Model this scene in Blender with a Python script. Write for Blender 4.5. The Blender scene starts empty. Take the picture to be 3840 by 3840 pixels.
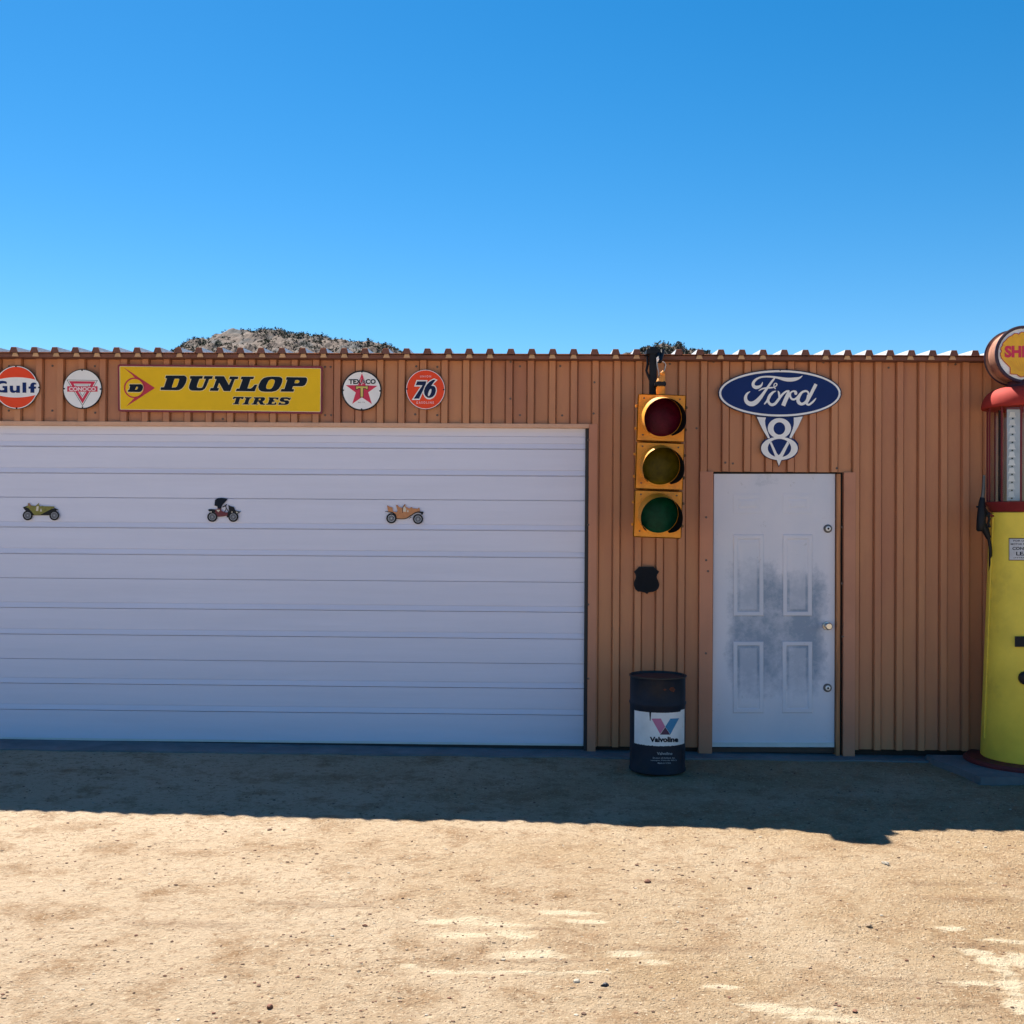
import bpy, bmesh, math, random
from mathutils import Vector, Matrix, noise
from mathutils.geometry import tessellate_polygon
R = math.radians
random.seed(7)
scene = bpy.context.scene
COL = scene.collection

# ------------------------------------------------------------------ camera
CAM_LOC = Vector((0.0, 0.0, 1.65))
YAW, PITCH, ROLL = R(1.2), R(0.66), 0.007
FPX = 4060.0                                     # focal length in pixels of the 3840 px photograph
cam = bpy.data.cameras.new('camera')
camo = bpy.data.objects.new('camera', cam)
COL.objects.link(camo)
scene.camera = camo
cam.sensor_fit = 'HORIZONTAL'
cam.sensor_width = 36.0
cam.lens = FPX / 3840 * 36.0
cam.clip_start = 0.05
cam.clip_end = 3000
CM = Matrix.Rotation(YAW, 3, 'Z') @ Matrix.Rotation(R(90) + PITCH, 3, 'X') @ Matrix.Rotation(ROLL, 3, 'Z')
camo.matrix_world = Matrix.Translation(CAM_LOC) @ CM.to_4x4()

# ------------------------------------------------------------------ sky and sun
SUN_DIR = Vector((-0.37, 0.61, 1.0)).normalized()       # from the ground towards the sun
EL = math.asin(SUN_DIR.z)
AZ = math.atan2(SUN_DIR.x, SUN_DIR.y)
world = bpy.data.worlds.new("World")
scene.world = world
world.use_nodes = True
wn = world.node_tree
sky = wn.nodes.new('ShaderNodeTexSky')
sky.sky_type = 'NISHITA'
sky.sun_disc = False
sky.sun_elevation = EL
sky.sun_rotation = AZ
sky.altitude = 800
sky.air_density = 1.0
sky.dust_density = 0.15
sky.ozone_density = 3.0
wsat = wn.nodes.new('ShaderNodeHueSaturation')
wsat.inputs['Saturation'].default_value = 1.40
wsat.inputs['Hue'].default_value = 0.494
wn.links.new(sky.outputs[0], wsat.inputs['Color'])
wn.links.new(wsat.outputs[0], wn.nodes['Background'].inputs[0])
wn.nodes['Background'].inputs[1].default_value = 0.053
sun = bpy.data.lights.new('sun', 'SUN')
sun.energy = 5.0
sun.angle = R(0.5)
sun.color = (1.0, 0.93, 0.82)
suno = bpy.data.objects.new('sun', sun)
COL.objects.link(suno)
suno.rotation_euler = SUN_DIR.to_track_quat('Z', 'Y').to_euler()
suno.location = (0, 0, 20)
scene.view_settings.view_transform = 'Standard'
scene.view_settings.look = 'None'
scene.view_settings.exposure = 1.42
scene.view_settings.gamma = 1.0
scene.cycles.max_bounces = 8

# ------------------------------------------------------------------ measuring helpers
def ray(u, v):
    return (CM @ Vector(((u - 1920) / FPX, -(v - 1920) / FPX, -1.0))).normalized()
def P(u, v, y=8.0):
    """point of the vertical plane at depth y seen at photograph pixel (u, v)"""
    d = ray(u, v)
    return CAM_LOC + d * (y / d.y)
def G(u, v, z=-0.015):
    d = ray(u, v)
    return CAM_LOC + d * ((z - CAM_LOC.z) / d.z)
def X(u, v=1967, y=8.0): return P(u, v, y).x
def Z(v, u=1920, y=8.0): return P(u, v, y).z

# ------------------------------------------------------------------ materials
MATS = {}
def mat(name, col, rough=0.6, metal=0.0, var=0.12, scale=6.0, bump=0.0, bscale=60.0, spec=0.5,
        col2=None, mixscale=2.0, mixlo=0.5, mixhi=0.6, stretch=None, coat=0.0, chips=None):
    if name in MATS: return MATS[name]
    m = bpy.data.materials.new(name)
    m.use_nodes = True
    nt = m.node_tree; N = nt.nodes; L = nt.links
    b = N['Principled BSDF']
    b.inputs['Roughness'].default_value = rough
    b.inputs['Metallic'].default_value = metal
    b.inputs['Specular IOR Level'].default_value = spec
    b.inputs['Coat Weight'].default_value = coat
    tc = N.new('ShaderNodeTexCoord')
    vec = tc.outputs['Object']
    if stretch:
        mp = N.new('ShaderNodeMapping'); mp.inputs['Scale'].default_value = stretch
        L.new(vec, mp.inputs['Vector']); vec = mp.outputs[0]
    nz = N.new('ShaderNodeTexNoise'); nz.inputs['Scale'].default_value = scale
    nz.inputs['Detail'].default_value = 6; nz.inputs['Roughness'].default_value = 0.6
    L.new(vec, nz.inputs['Vector'])
    rp = N.new('ShaderNodeMapRange')
    rp.inputs['From Min'].default_value = 0.3; rp.inputs['From Max'].default_value = 0.7
    rp.inputs['To Min'].default_value = 1 - var; rp.inputs['To Max'].default_value = 1 + var
    L.new(nz.outputs['Fac'], rp.inputs['Value'])
    base = N.new('ShaderNodeRGB'); base.outputs[0].default_value = (*col, 1)
    cur = base.outputs[0]
    if col2:
        n2 = N.new('ShaderNodeTexNoise'); n2.inputs['Scale'].default_value = mixscale
        n2.inputs['Detail'].default_value = 8; n2.inputs['Roughness'].default_value = 0.65
        L.new(vec, n2.inputs['Vector'])
        r2 = N.new('ShaderNodeMapRange')
        r2.inputs['From Min'].default_value = mixlo; r2.inputs['From Max'].default_value = mixhi
        L.new(n2.outputs['Fac'], r2.inputs['Value'])
        mx = N.new('ShaderNodeMix'); mx.data_type = 'RGBA'
        L.new(r2.outputs[0], mx.inputs['Factor'])
        L.new(cur, mx.inputs[6]); mx.inputs[7].default_value = (*col2, 1)
        cur = mx.outputs[2]
    if chips:                       # small worn or rusty spots: colour, scale, threshold
        n4 = N.new('ShaderNodeTexNoise'); n4.inputs['Scale'].default_value = chips[1]
        n4.inputs['Detail'].default_value = 9; n4.inputs['Roughness'].default_value = 0.72
        L.new(tc.outputs['Object'], n4.inputs['Vector'])
        r4 = N.new('ShaderNodeMapRange'); r4.inputs['From Min'].default_value = chips[2]; r4.inputs['From Max'].default_value = chips[2] + 0.03
        L.new(n4.outputs['Fac'], r4.inputs['Value'])
        m4 = N.new('ShaderNodeMix'); m4.data_type = 'RGBA'
        L.new(r4.outputs[0], m4.inputs['Factor']); L.new(cur, m4.inputs[6]); m4.inputs[7].default_value = (*chips[0], 1)
        cur = m4.outputs[2]
    mul = N.new('ShaderNodeVectorMath'); mul.operation = 'SCALE'
    L.new(cur, mul.inputs[0]); L.new(rp.outputs[0], mul.inputs['Scale'])
    L.new(mul.outputs[0], b.inputs['Base Color'])
    if bump:
        n3 = N.new('ShaderNodeTexNoise'); n3.inputs['Scale'].default_value = bscale
        n3.inputs['Detail'].default_value = 5
        L.new(vec, n3.inputs['Vector'])
        bp = N.new('ShaderNodeBump'); bp.inputs['Strength'].default_value = bump; bp.inputs['Distance'].default_value = 0.01
        L.new(n3.outputs['Fac'], bp.inputs['Height']); L.new(bp.outputs[0], b.inputs['Normal'])
    MATS[name] = m
    return m

# ------------------------------------------------------------------ object helpers
def tag(o, label=None, cat=None, group=None, kind=None):
    if label: o['label'] = label
    if cat: o['category'] = cat
    if group: o['group'] = group
    if kind: o['kind'] = kind
    return o
def empty(name, loc, label, cat, group=None):
    o = bpy.data.objects.new(name, None)
    o.empty_display_size = 0.1
    o.location = loc
    COL.objects.link(o)
    return tag(o, label, cat, group)
def obj(name, bm, m, parent=None, smooth=None):
    """link bm (in world coordinates) as one mesh object; keeps world placement under its parent"""
    me = bpy.data.meshes.new(name)
    if smooth is not None:
        bmesh.ops.recalc_face_normals(bm, faces=bm.faces)
    bm.to_mesh(me); bm.free()
    if not isinstance(m, (list, tuple)): m = [m]
    for q in m: me.materials.append(q)
    if smooth:
        me.polygons.foreach_set('use_smooth', [True] * len(me.polygons))
        try: me.set_sharp_from_angle(angle=R(smooth))
        except Exception: pass
    o = bpy.data.objects.new(name, me)
    COL.objects.link(o)
    if parent is not None:
        o.parent = parent
        o.matrix_parent_inverse = wmat(parent).inverted()
    return o
def wmat(o):
    m = Matrix.LocRotScale(o.location, o.rotation_euler, o.scale)
    if o.parent: m = wmat(o.parent) @ o.matrix_parent_inverse @ m
    return m
def box(bm, x0, x1, y0, y1, z0, z1, bev=0.0, mat_i=0, M=None):
    t = bmesh.new()
    r = bmesh.ops.create_cube(t, size=1)
    for v in t.verts:
        v.co = Vector(((x0 + x1) / 2 + v.co.x * (x1 - x0), (y0 + y1) / 2 + v.co.y * (y1 - y0), (z0 + z1) / 2 + v.co.z * (z1 - z0)))
    if bev: bmesh.ops.bevel(t, geom=t.edges[:], offset=bev, segments=2, affect='EDGES', clamp_overlap=True)
    merge(bm, t, M, mat_i)
def merge(bm, t, M=None, mat_i=0):
    idx = {}
    for v in t.verts:
        idx[v] = bm.verts.new(M @ v.co if M is not None else v.co)
    for f in t.faces:
        try:
            g = bm.faces.new([idx[v] for v in f.verts]); g.material_index = mat_i; g.smooth = f.smooth
        except ValueError: pass
    t.free()
def tube(bm, pts, r, n=10, caps=True):
    """round tube through pts; r is a radius or a list of radii"""
    pts = [Vector(p) for p in pts]
    rs = r if isinstance(r, (list, tuple)) else [r] * len(pts)
    rings = []; up = None
    for i, p in enumerate(pts):
        d = (pts[min(i + 1, len(pts) - 1)] - pts[max(i - 1, 0)]).normalized()
        if up is None:
            up = Vector((0, 0, 1)) if abs(d.z) < 0.9 else Vector((1, 0, 0))
        a = (up - d * up.dot(d)).normalized(); b = d.cross(a); up = a
        rings.append([bm.verts.new(p + (a * math.cos(2 * math.pi * k / n) + b * math.sin(2 * math.pi * k / n)) * rs[i]) for k in range(n)])
    for i in range(len(rings) - 1):
        for k in range(n):
            bm.faces.new((rings[i][k], rings[i][(k + 1) % n], rings[i + 1][(k + 1) % n], rings[i + 1][k]))
    if caps:
        bm.faces.new(rings[0][::-1]); bm.faces.new(rings[-1])
def lathe(bm, prof, cx, cy, n=48, cz=0.0, M=None, cap=True):
    """prof: (radius, z) pairs; revolved about the vertical through (cx, cy); or any frame given by M"""
    rings = []
    for r, z in prof:
        ring = []
        for k in range(n):
            a = 2 * math.pi * k / n
            p = Vector((r * math.cos(a), r * math.sin(a), z))
            p = M @ p if M is not None else p + Vector((cx, cy, cz))
            ring.append(bm.verts.new(p))
        rings.append(ring)
    for i in range(len(rings) - 1):
        for k in range(n):
            bm.faces.new((rings[i][k], rings[i][(k + 1) % n], rings[i + 1][(k + 1) % n], rings[i + 1][k]))
    if cap:
        bm.faces.new(rings[0][::-1]); bm.faces.new(rings[-1])
def crom(pts, sub=6, closed=True):
    n = len(pts); out = []
    rng = range(n) if closed else range(n - 1)
    for i in rng:
        if closed: p0, p1, p2, p3 = pts[i - 1], pts[i], pts[(i + 1) % n], pts[(i + 2) % n]
        else: p0, p1, p2, p3 = pts[max(i - 1, 0)], pts[i], pts[i + 1], pts[min(i + 2, n - 1)]
        for s in range(sub):
            t = s / sub
            out.append(tuple(0.5 * (2 * b + (c - a) * t + (2 * a - 5 * b + 4 * c - d) * t * t + (3 * b - a - 3 * c + d) * t ** 3)
                             for a, b, c, d in zip(p0, p1, p2, p3)))
    if not closed: out.append(tuple(pts[-1]))
    return out
def plate(bm, loops, thick, mat_i=0):
    """loops: outer then holes, lists of world points on the front plane; extruded back (+y) by thick"""
    loops = [[Vector(p) for p in l] for l in loops]
    flat = [p for l in loops for p in l]
    tris = tessellate_polygon([[Vector((p.x, p.z, 0)) for p in l] for l in loops])
    fv = [bm.verts.new(p) for p in flat]
    bv = [bm.verts.new(p + Vector((0, thick, 0))) for p in flat]
    for a, b, c in tris:
        pa, pb, pc = flat[a], flat[b], flat[c]
        cr = (pb.x - pa.x) * (pc.z - pa.z) - (pb.z - pa.z) * (pc.x - pa.x)
        if abs(cr) < 1e-12: continue
        t = (a, b, c) if cr > 0 else (a, c, b)
        try:
            f = bm.faces.new([fv[i] for i in t]); f.material_index = mat_i
            f = bm.faces.new([bv[i] for i in reversed(t)]); f.material_index = mat_i
        except ValueError: pass
    k = 0
    for li, l in enumerate(loops):
        n = len(l)
        area = sum(l[i].x * l[(i + 1) % n].z - l[(i + 1) % n].x * l[i].z for i in range(n))
        fwd = (area > 0) == (li == 0)
        for i in range(n):
            a, b = k + i, k + (i + 1) % n
            q = (fv[b], fv[a], bv[a], bv[b]) if fwd else (fv[a], fv[b], bv[b], bv[a])
            try:
                f = bm.faces.new(q); f.material_index = mat_i
            except ValueError: pass
        k += n
class Tr:
    """traced outlines: zoom-window pixels -> photograph pixels -> real points on the sign's own plane"""
    def __init__(s, bu, bv, sc): s.bu, s.bv, s.sc = bu, bv, sc
    def __call__(s, pts, y): return [P(s.bu + p[0] / s.sc, s.bv + p[1] / s.sc, y) for p in pts]
def circ(cx, cy, rx, ry=None, n=64, a0=0, a1=360):
    ry = ry or rx
    full = abs(a1 - a0) >= 360
    m = n if full else n + 1
    return [(cx + rx * math.cos(R(a0 + (a1 - a0) * k / n)), cy + ry * math.sin(R(a0 + (a1 - a0) * k / n))) for k in range(m)]
def offset(pts, d):
    """grow a traced outline by d pixels"""
    n = len(pts)
    area = sum(pts[i][0] * pts[(i + 1) % n][1] - pts[(i + 1) % n][0] * pts[i][1] for i in range(n))
    s = 1 if area > 0 else -1
    out = []
    for i in range(n):
        ax, ay = pts[i - 1]; bx, by = pts[i]; cx, cy = pts[(i + 1) % n]
        n1 = Vector((by - ay, ax - bx)); n2 = Vector((cy - by, bx - cx))
        if n1.length > 0: n1.normalize()
        if n2.length > 0: n2.normalize()
        m = n1 + n2
        if m.length < 0.3: m = n1
        m.normalize()
        c = max(0.5, m.dot(n1))
        out.append((bx + s * m.x * d / c, by + s * m.y * d / c))
    return out
def stroke(bm, T, pts, y, thick=0.002, sub=6, grow=0.0, cap=True, mat_i=0):
    """brush stroke of varying width: pts = (x, y, width) in the tracing window"""
    c = crom(pts, sub, closed=False)
    L_, R_ = [], []
    for i, (x, yy, w) in enumerate(c):
        a = c[max(i - 1, 0)]; b = c[min(i + 1, len(c) - 1)]
        d = Vector((b[0] - a[0], b[1] - a[1]))
        if d.length == 0: d = Vector((1, 0))
        d.normalize(); n = Vector((-d.y, d.x)); w = w / 2 + grow
        L_.append((x + n.x * w, yy + n.y * w)); R_.append((x - n.x * w, yy - n.y * w))
    Lw, Rw = T(L_, y), T(R_, y)
    off = Vector((0, thick, 0))
    lf = [bm.verts.new(p) for p in Lw]; rf = [bm.verts.new(p) for p in Rw]
    lb = [bm.verts.new(p + off) for p in Lw]; rb = [bm.verts.new(p + off) for p in Rw]
    for i in range(len(lf) - 1):
        for q in ((lf[i], lf[i + 1], rf[i + 1], rf[i]), (lb[i + 1], lb[i], rb[i], rb[i + 1]),
                  (lf[i + 1], lf[i], lb[i], lb[i + 1]), (rf[i], rf[i + 1], rb[i + 1], rb[i])):
            bm.faces.new(q).material_index = mat_i
    for i in (0, -1):
        bm.faces.new((lf[i], rf[i], rb[i], lb[i])).material_index = mat_i
        if cap and c[i][2] > 6:
            a = c[i]
            plate(bm, [[p + Vector((0, 0.00003, 0)) for p in T(circ(a[0], a[1], a[2] / 2 + grow, n=14), y)]], thick, mat_i)
def text_mesh(s, bold=0.0, shear=0.0):
    cu = bpy.data.curves.new('t', 'FONT'); cu.body = s; cu.size = 1; cu.offset = bold; cu.shear = shear
    cu.resolution_u = 3
    o = bpy.data.objects.new('t', cu); COL.objects.link(o)
    bpy.context.view_layer.update()
    me = bpy.data.meshes.new_from_object(o.evaluated_get(bpy.context.evaluated_depsgraph_get()))
    bpy.data.objects.remove(o); bpy.data.curves.remove(cu)
    V = [(v.co.x, v.co.y) for v in me.vertices]; F = [tuple(p.vertices) for p in me.polygons]
    bpy.data.meshes.remove(me)
    x0 = min(v[0] for v in V); x1 = max(v[0] for v in V); y0 = min(v[1] for v in V); y1 = max(v[1] for v in V)
    return [((x - x0) / (x1 - x0), (y - y0) / (y1 - y0)) for x, y in V], F
def text_on(bm, s, fn, bold=0.0, shear=0.0, mat_i=0):
    """fn maps (a, b) in the unit square (b up) to a world point"""
    V, F = text_mesh(s, bold, shear)
    vs = [bm.verts.new(fn(a, b)) for a, b in V]
    for f in F:
        try: bm.faces.new([vs[i] for i in f]).material_index = mat_i
        except ValueError: pass
def text_win(bm, s, T, x0, y0, x1, y1, y, bold=0.0, shear=0.0, mat_i=0):
    text_on(bm, s, lambda a, b: T([(x0 + (x1 - x0) * a, y1 + (y0 - y1) * b)], y)[0], bold, shear, mat_i)

# ================================================================== materials used
M_wall = mat('brown_painted_steel', (0.50, 0.225, 0.112), 0.55, var=0.10, scale=1.7, bump=0.06, bscale=25, col2=(0.40, 0.165, 0.095), mixscale=2.5, mixlo=0.42, mixhi=0.68, spec=0.4, stretch=(1, 1, 0.22), chips=((0.16, 0.075, 0.04), 7, 0.72))
M_trim = mat('brown_painted_trim', (0.50, 0.22, 0.135), 0.5, var=0.08, scale=3, spec=0.4)
M_roof = mat('galvanised_roof', (0.45, 0.45, 0.46), 0.45, var=0.1, scale=3, spec=0.5)
M_dark = mat('dark_gap', (0.012, 0.012, 0.014), 0.8)
M_rubber = mat('rubber_seal', (0.02, 0.024, 0.03), 0.7)
M_foam = mat('foam_closure', (0.55, 0.36, 0.22), 0.9, var=0.15)
M_gdoor = mat('white_garage_door', (0.68, 0.70, 0.86), 0.5, chips=((0.30, 0.25, 0.22), 11, 0.735), var=0.035, scale=2.2, bump=0.10, bscale=9, stretch=(0.35, 1, 5), spec=0.35)
M_conc = mat('concrete', (0.15, 0.155, 0.165), 0.9, var=0.25, scale=5, bump=0.5, bscale=40)
M_steel = mat('zinc_screw', (0.12, 0.09, 0.08), 0.5, metal=0.3)
M_chrome = mat('brushed_steel', (0.6, 0.58, 0.55), 0.28, metal=1.0, var=0.05)
M_white = mat('white_enamel', (0.80, 0.80, 0.82), 0.3, var=0.05, scale=9, spec=0.5, chips=((0.20, 0.12, 0.08), 17, 0.735))
M_cream = mat('cream_outline', (0.78, 0.66, 0.36), 0.35, var=0.03)
M_black = mat('black_enamel', (0.008, 0.010, 0.016), 0.45, var=0.2, spec=0.2)
M_yel = mat('yellow_enamel', (0.80, 0.50, 0.004), 0.4, var=0.05, scale=5, spec=0.25)
M_red = mat('red_enamel', (0.48, 0.012, 0.035), 0.35, var=0.08)
M_crim = mat('crimson_enamel', (0.60, 0.01, 0.06), 0.35, var=0.06)
M_org = mat('orange_enamel', (0.80, 0.062, 0.014), 0.4, spec=0.25, var=0.06)
M_navy = mat('navy_enamel', (0.004, 0.012, 0.06), 0.4, var=0.1, spec=0.2)
M_blue = mat('blue_enamel', (0.002, 0.02, 0.13), 0.4, var=0.1, spec=0.2)
M_letter = mat('dark_lettering', (0.004, 0.010, 0.024), 0.45, var=0.1, spec=0.15)
M_gold = mat('gold_letter', (0.62, 0.50, 0.12), 0.4, var=0.06)

# ================================================================== ground
PALE = [  # pale dusty patches: photograph pixel centre, half sizes in metres
 (1730, 3455, .22, .09), (1860, 3462, .16, .07), (1930, 3495, .10, .10), (1740, 3505, .16, .05), (1990, 3580, .17, .07), (2140, 3425, .16, .05),
 (2180, 3455, .12, .04), (2370, 3575, .10, .09), (2450, 3612, .09, .05), (1880, 3640, .25, .03), (1640, 3640, .12, .03), (3650, 3560, .10, .05),
 (3720, 3590, .08, .09), (3790, 3520, .14, .04), (3775, 3640, .06, .14), (3800, 3700, .06, .12), (3830, 3760, .07, .10), (3830, 3590, .08, .10),
 (2980, 3790, .22, .04), (2860, 3770, .14, .03), (2090, 3645, .2, .03), (3630, 3680, .12, .05), (3560, 3475, .08, .04), (3110, 3820, .2, .04),
 (2700, 3700, .1, .03), (1540, 3620, .05, .02)]
PALEW = [(G(u, v), a * 0.75, b * 0.62) for u, v, a, b in PALE]
DARKW = [(G(u, v), a, b) for u, v, a, b in [(3560, 3760, .16, .02), (3300, 3665, .2, .02), (2050, 3600, .2, .025), (3520, 3310, .25, .03), (2440, 3305, .12, .03), (2040, 3485, .12, .02),
                                            (3640, 3370, .3, .04), (1240, 3400, .3, .04), (700, 3480, .3, .05), (3680, 3540, .2, .03), (3440, 3690, .25, .02), (2560, 3560, .3, .04)]]
def coords(a, b, step, far):
    c = [a + (b - a) * k / int((b - a) / step) for k in range(int((b - a) / step) + 1)]
    s = step; lo = [a]; hi = [b]
    while lo[-1] > -far: s *= 1.35; lo.append(lo[-1] - s)
    s = step
    while hi[-1] < far: s *= 1.35; hi.append(hi[-1] + s)
    return lo[:0:-1] + c + hi[1:]
def tilt(x): return -0.0076 * max(-6.0, min(6.0, x)) - 0.012
def gz(x, y):
    n = noise.noise(Vector((x * 0.5, y * 0.5, 3))) * 0.020 + noise.noise(Vector((x * 1.9, y * 1.9, 7))) * 0.006
    n += noise.noise(Vector((x * 6, y * 6, 1))) * 0.0065 + noise.noise(Vector((x * 17, y * 17, 5))) * 0.0050
    f = 1.0
    if y > 7.35: f = max(0.2, 1 - (y - 7.35) / 0.25)
    n = n * f - 0.004 + tilt(x)
    if y > 7.9: n = -0.08
    return n
gx = coords(-4.4, 4.6, 0.022, 900); gy = coords(3.0, 7.9, 0.022, 900)
gbm = bmesh.new()
lay = gbm.verts.layers.float_color.new('pale')
rows = []
for y in gy:
    row = []
    for x in gx:
        near = -6 < x < 6 and 2 < y < 9
        v = gbm.verts.new((x, y, gz(x, y) if near else (-0.08 if y > 7.9 else -0.004 + tilt(x))))
        p = 0.0; d = 0.0
        if near:
            for c, a, b in PALEW:
                q = ((x - c.x) / a) ** 2 + ((y - c.y) / b) ** 2
                if q < 4: p = max(p, 1 - q / 4)
            for c, a, b in DARKW:
                q = ((x - c.x) / a) ** 2 + ((y - c.y) / b) ** 2
                if q < 4: d = max(d, 1 - q / 4)
        v[lay] = (p, d, max(0.0, min(1.0, (0.8 - x) / 3.2)), 1)
        row.append(v)
    rows.append(row)
for j in range(len(rows) - 1):
    for i in range(len(gx) - 1):
        gbm.faces.new((rows[j][i], rows[j][i + 1], rows[j + 1][i + 1], rows[j + 1][i])).smooth = True
gm = bpy.data.materials.new('desert_sand'); gm.use_nodes = True
N = gm.node_tree.nodes; L = gm.node_tree.links; B = N['Principled BSDF']
B.inputs['Roughness'].default_value = 0.95; B.inputs['Specular IOR Level'].default_value = 0.15
geo = N.new('ShaderNodeNewGeometry'); pos = geo.outputs['Position']
def nz(scale, detail=6, rough=0.6, stretch=None):
    v = pos
    if stretch:
        mp = N.new('ShaderNodeMapping'); mp.inputs['Scale'].default_value = stretch; L.new(pos, mp.inputs[0]); v = mp.outputs[0]
    n = N.new('ShaderNodeTexNoise'); n.inputs['Scale'].default_value = scale; n.inputs['Detail'].default_value = detail
    n.inputs['Roughness'].default_value = rough; L.new(v, n.inputs['Vector']); return n.outputs['Fac']
def mr(src, a, b, c=0.0, d=1.0):
    n = N.new('ShaderNodeMapRange'); L.new(src, n.inputs['Value'])
    for k, q in zip(('From Min', 'From Max', 'To Min', 'To Max'), (a, b, c, d)): n.inputs[k].default_value = q
    return n.outputs[0]
def mixc(f, a, b):
    n = N.new('ShaderNodeMix'); n.data_type = 'RGBA'
    if isinstance(f, float): n.inputs['Factor'].default_value = f
    else: L.new(f, n.inputs['Factor'])
    for i, q in ((6, a), (7, b)):
        if isinstance(q, tuple): n.inputs[i].default_value = (*q, 1)
        else: L.new(q, n.inputs[i])
    return n.outputs[2]
def math_(op, a, b):
    n = N.new('ShaderNodeMath'); n.operation = op
    for i, q in enumerate((a, b)):
        if isinstance(q, (int, float)): n.inputs[i].default_value = q
        else: L.new(q, n.inputs[i])
    return n.outputs[0]
c = mixc(mr(nz(0.7, 9, 0.68), 0.40, 0.60), (0.47, 0.36, 0.245), (0.375, 0.262, 0.153))
at = N.new('ShaderNodeVertexColor'); at.layer_name = 'pale'
sp = N.new('ShaderNodeSeparateColor'); L.new(at.outputs['Color'], sp.inputs[0])
c = mixc(math_('MULTIPLY', sp.outputs[2], 0.6), c, (0.60, 0.475, 0.35))
c = mixc(mr(nz(3.2, 6, 0.7), 0.5, 0.68), c, (0.30, 0.19, 0.105))
c = mixc(mr(nz(24, 6, 0.7), 0.52, 0.72), c, (0.25, 0.155, 0.085))
c = mixc(mr(nz(70, 4, 0.6), 0.56, 0.70), c, (0.60, 0.49, 0.35))
vor = N.new('ShaderNodeTexVoronoi'); vor.inputs['Scale'].default_value = 55; L.new(pos, vor.inputs['Vector'])
spk = math_('MULTIPLY', mr(vor.outputs['Distance'], 0.16, 0.08), mr(nz(5, 4), 0.48, 0.62))
c = mixc(spk, c, (0.10, 0.06, 0.036))
vor2 = N.new('ShaderNodeTexVoronoi'); vor2.inputs['Scale'].default_value = 120; L.new(pos, vor2.inputs['Vector'])
spk2 = math_('MULTIPLY', mr(vor2.outputs['Distance'], 0.2, 0.1), mr(nz(9, 4), 0.45, 0.6))
c = mixc(spk2, c, (0.13, 0.085, 0.05))
at = N.new('ShaderNodeVertexColor'); at.layer_name = 'pale'
sp = N.new('ShaderNodeSeparateColor'); L.new(at.outputs['Color'], sp.inputs[0])
pm = mr(math_('ADD', math_('MULTIPLY', sp.outputs[0], 0.32), math_('ADD', math_('MULTIPLY', nz(9, 6, 0.7, (0.6, 1.6, 1)), 0.6), math_('MULTIPLY', nz(60, 10, 0.85, (0.5, 1.4, 1)), 0.4))), 0.70, 0.80)
c = mixc(pm, c, (0.60, 0.50, 0.355))
dm = mr(math_('ADD', math_('MULTIPLY', sp.outputs[1], 0.26), nz(34, 12, 0.9, (0.5, 1.3, 1))), 0.66, 0.92)
c = mixc(dm, c, (0.20, 0.12, 0.07))
L.new(c, B.inputs['Base Color'])
h = math_('ADD', math_('MULTIPLY', nz(22, 8, 0.75), 1.0), math_('MULTIPLY', nz(90, 5, 0.7), 0.45))
h = math_('ADD', h, math_('MULTIPLY', mr(vor.outputs['Distance'], 0.3, 0.0), 0.35))
bp = N.new('ShaderNodeBump'); bp.inputs['Strength'].default_value = 1.0; bp.inputs['Distance'].default_value = 0.034
L.new(h, bp.inputs['Height']); L.new(bp.outputs[0], B.inputs['Normal'])
tag(obj('ground', gbm, gm), 'sandy desert ground, sunlit in front and shaded along the wall', kind='structure')

# loose stones and gravel
def stone(bm, c, r, seed, flat=0.6):
    t = bmesh.new(); bmesh.ops.create_icosphere(t, subdivisions=1 if r < 0.012 else 2, radius=1)
    rx, ry, rz = r * (0.8 + 0.5 * ((seed * 37) % 10) / 10), r * (0.7 + 0.4 * ((seed * 53) % 10) / 10), r * flat
    rot = Matrix.Rotation(seed * 1.7, 4, 'Z')
    for v in t.verts:
        k = 1 + 0.45 * noise.noise(v.co * 1.3 + Vector((seed * 3.1, 0, 0)))
        q = v.co * k
        # chipped, angular look
        q = Vector((round(q.x * 2.2) / 2.2 * 0.5 + q.x * 0.5, round(q.y * 2.2) / 2.2 * 0.5 + q.y * 0.5, q.z))
        v.co = Vector((q.x * rx, q.y * ry, q.z * rz))
    merge(bm, t, Matrix.Translation(c) @ rot)
M_st = [mat('stone_brown', (0.14, 0.08, 0.05), 0.9, var=0.3, scale=40), mat('stone_tan', (0.24, 0.17, 0.11), 0.9, var=0.25, scale=40),
        mat('stone_dark', (0.02, 0.022, 0.03), 0.6, var=0.2, scale=40), mat('stone_pale', (0.40, 0.35, 0.28), 0.9, var=0.15, scale=40),
        mat('stone_red', (0.16, 0.07, 0.042), 0.9, var=0.25, scale=40)]
ST = [  # u, v, radius px (of the photo), material
 (2163, 3682, 13, 3, 'pale angular stone beside a dark round stone on the sand'), (2270, 3700, 13, 2, 'blue black round stone in the sunlit foreground sand'),
 (2190, 3804, 11, 0, 'brown stone near the bottom edge, below the blue black stone'), (3258, 3473, 13, 1, 'flat tan stone with a long dark shadow on the open sand'),
 (3320, 3235, 12, 3, 'pale flat stone lying just in front of the shadow point'), (3206, 3790, 12, 4, 'small dark red stone near the bottom edge'),
 (1010, 3120, 9, 0, 'brown stone close to the shadow edge left of the drum'), (1012, 3785, 16, 4, 'reddish clod of earth near the bottom edge'),
 (1369, 3476, 10, 4, 'red brown stone left of the pale dusty patch'), (2430, 3310, 13, 4, 'red brown clod in the sand below the barrel')]
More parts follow.
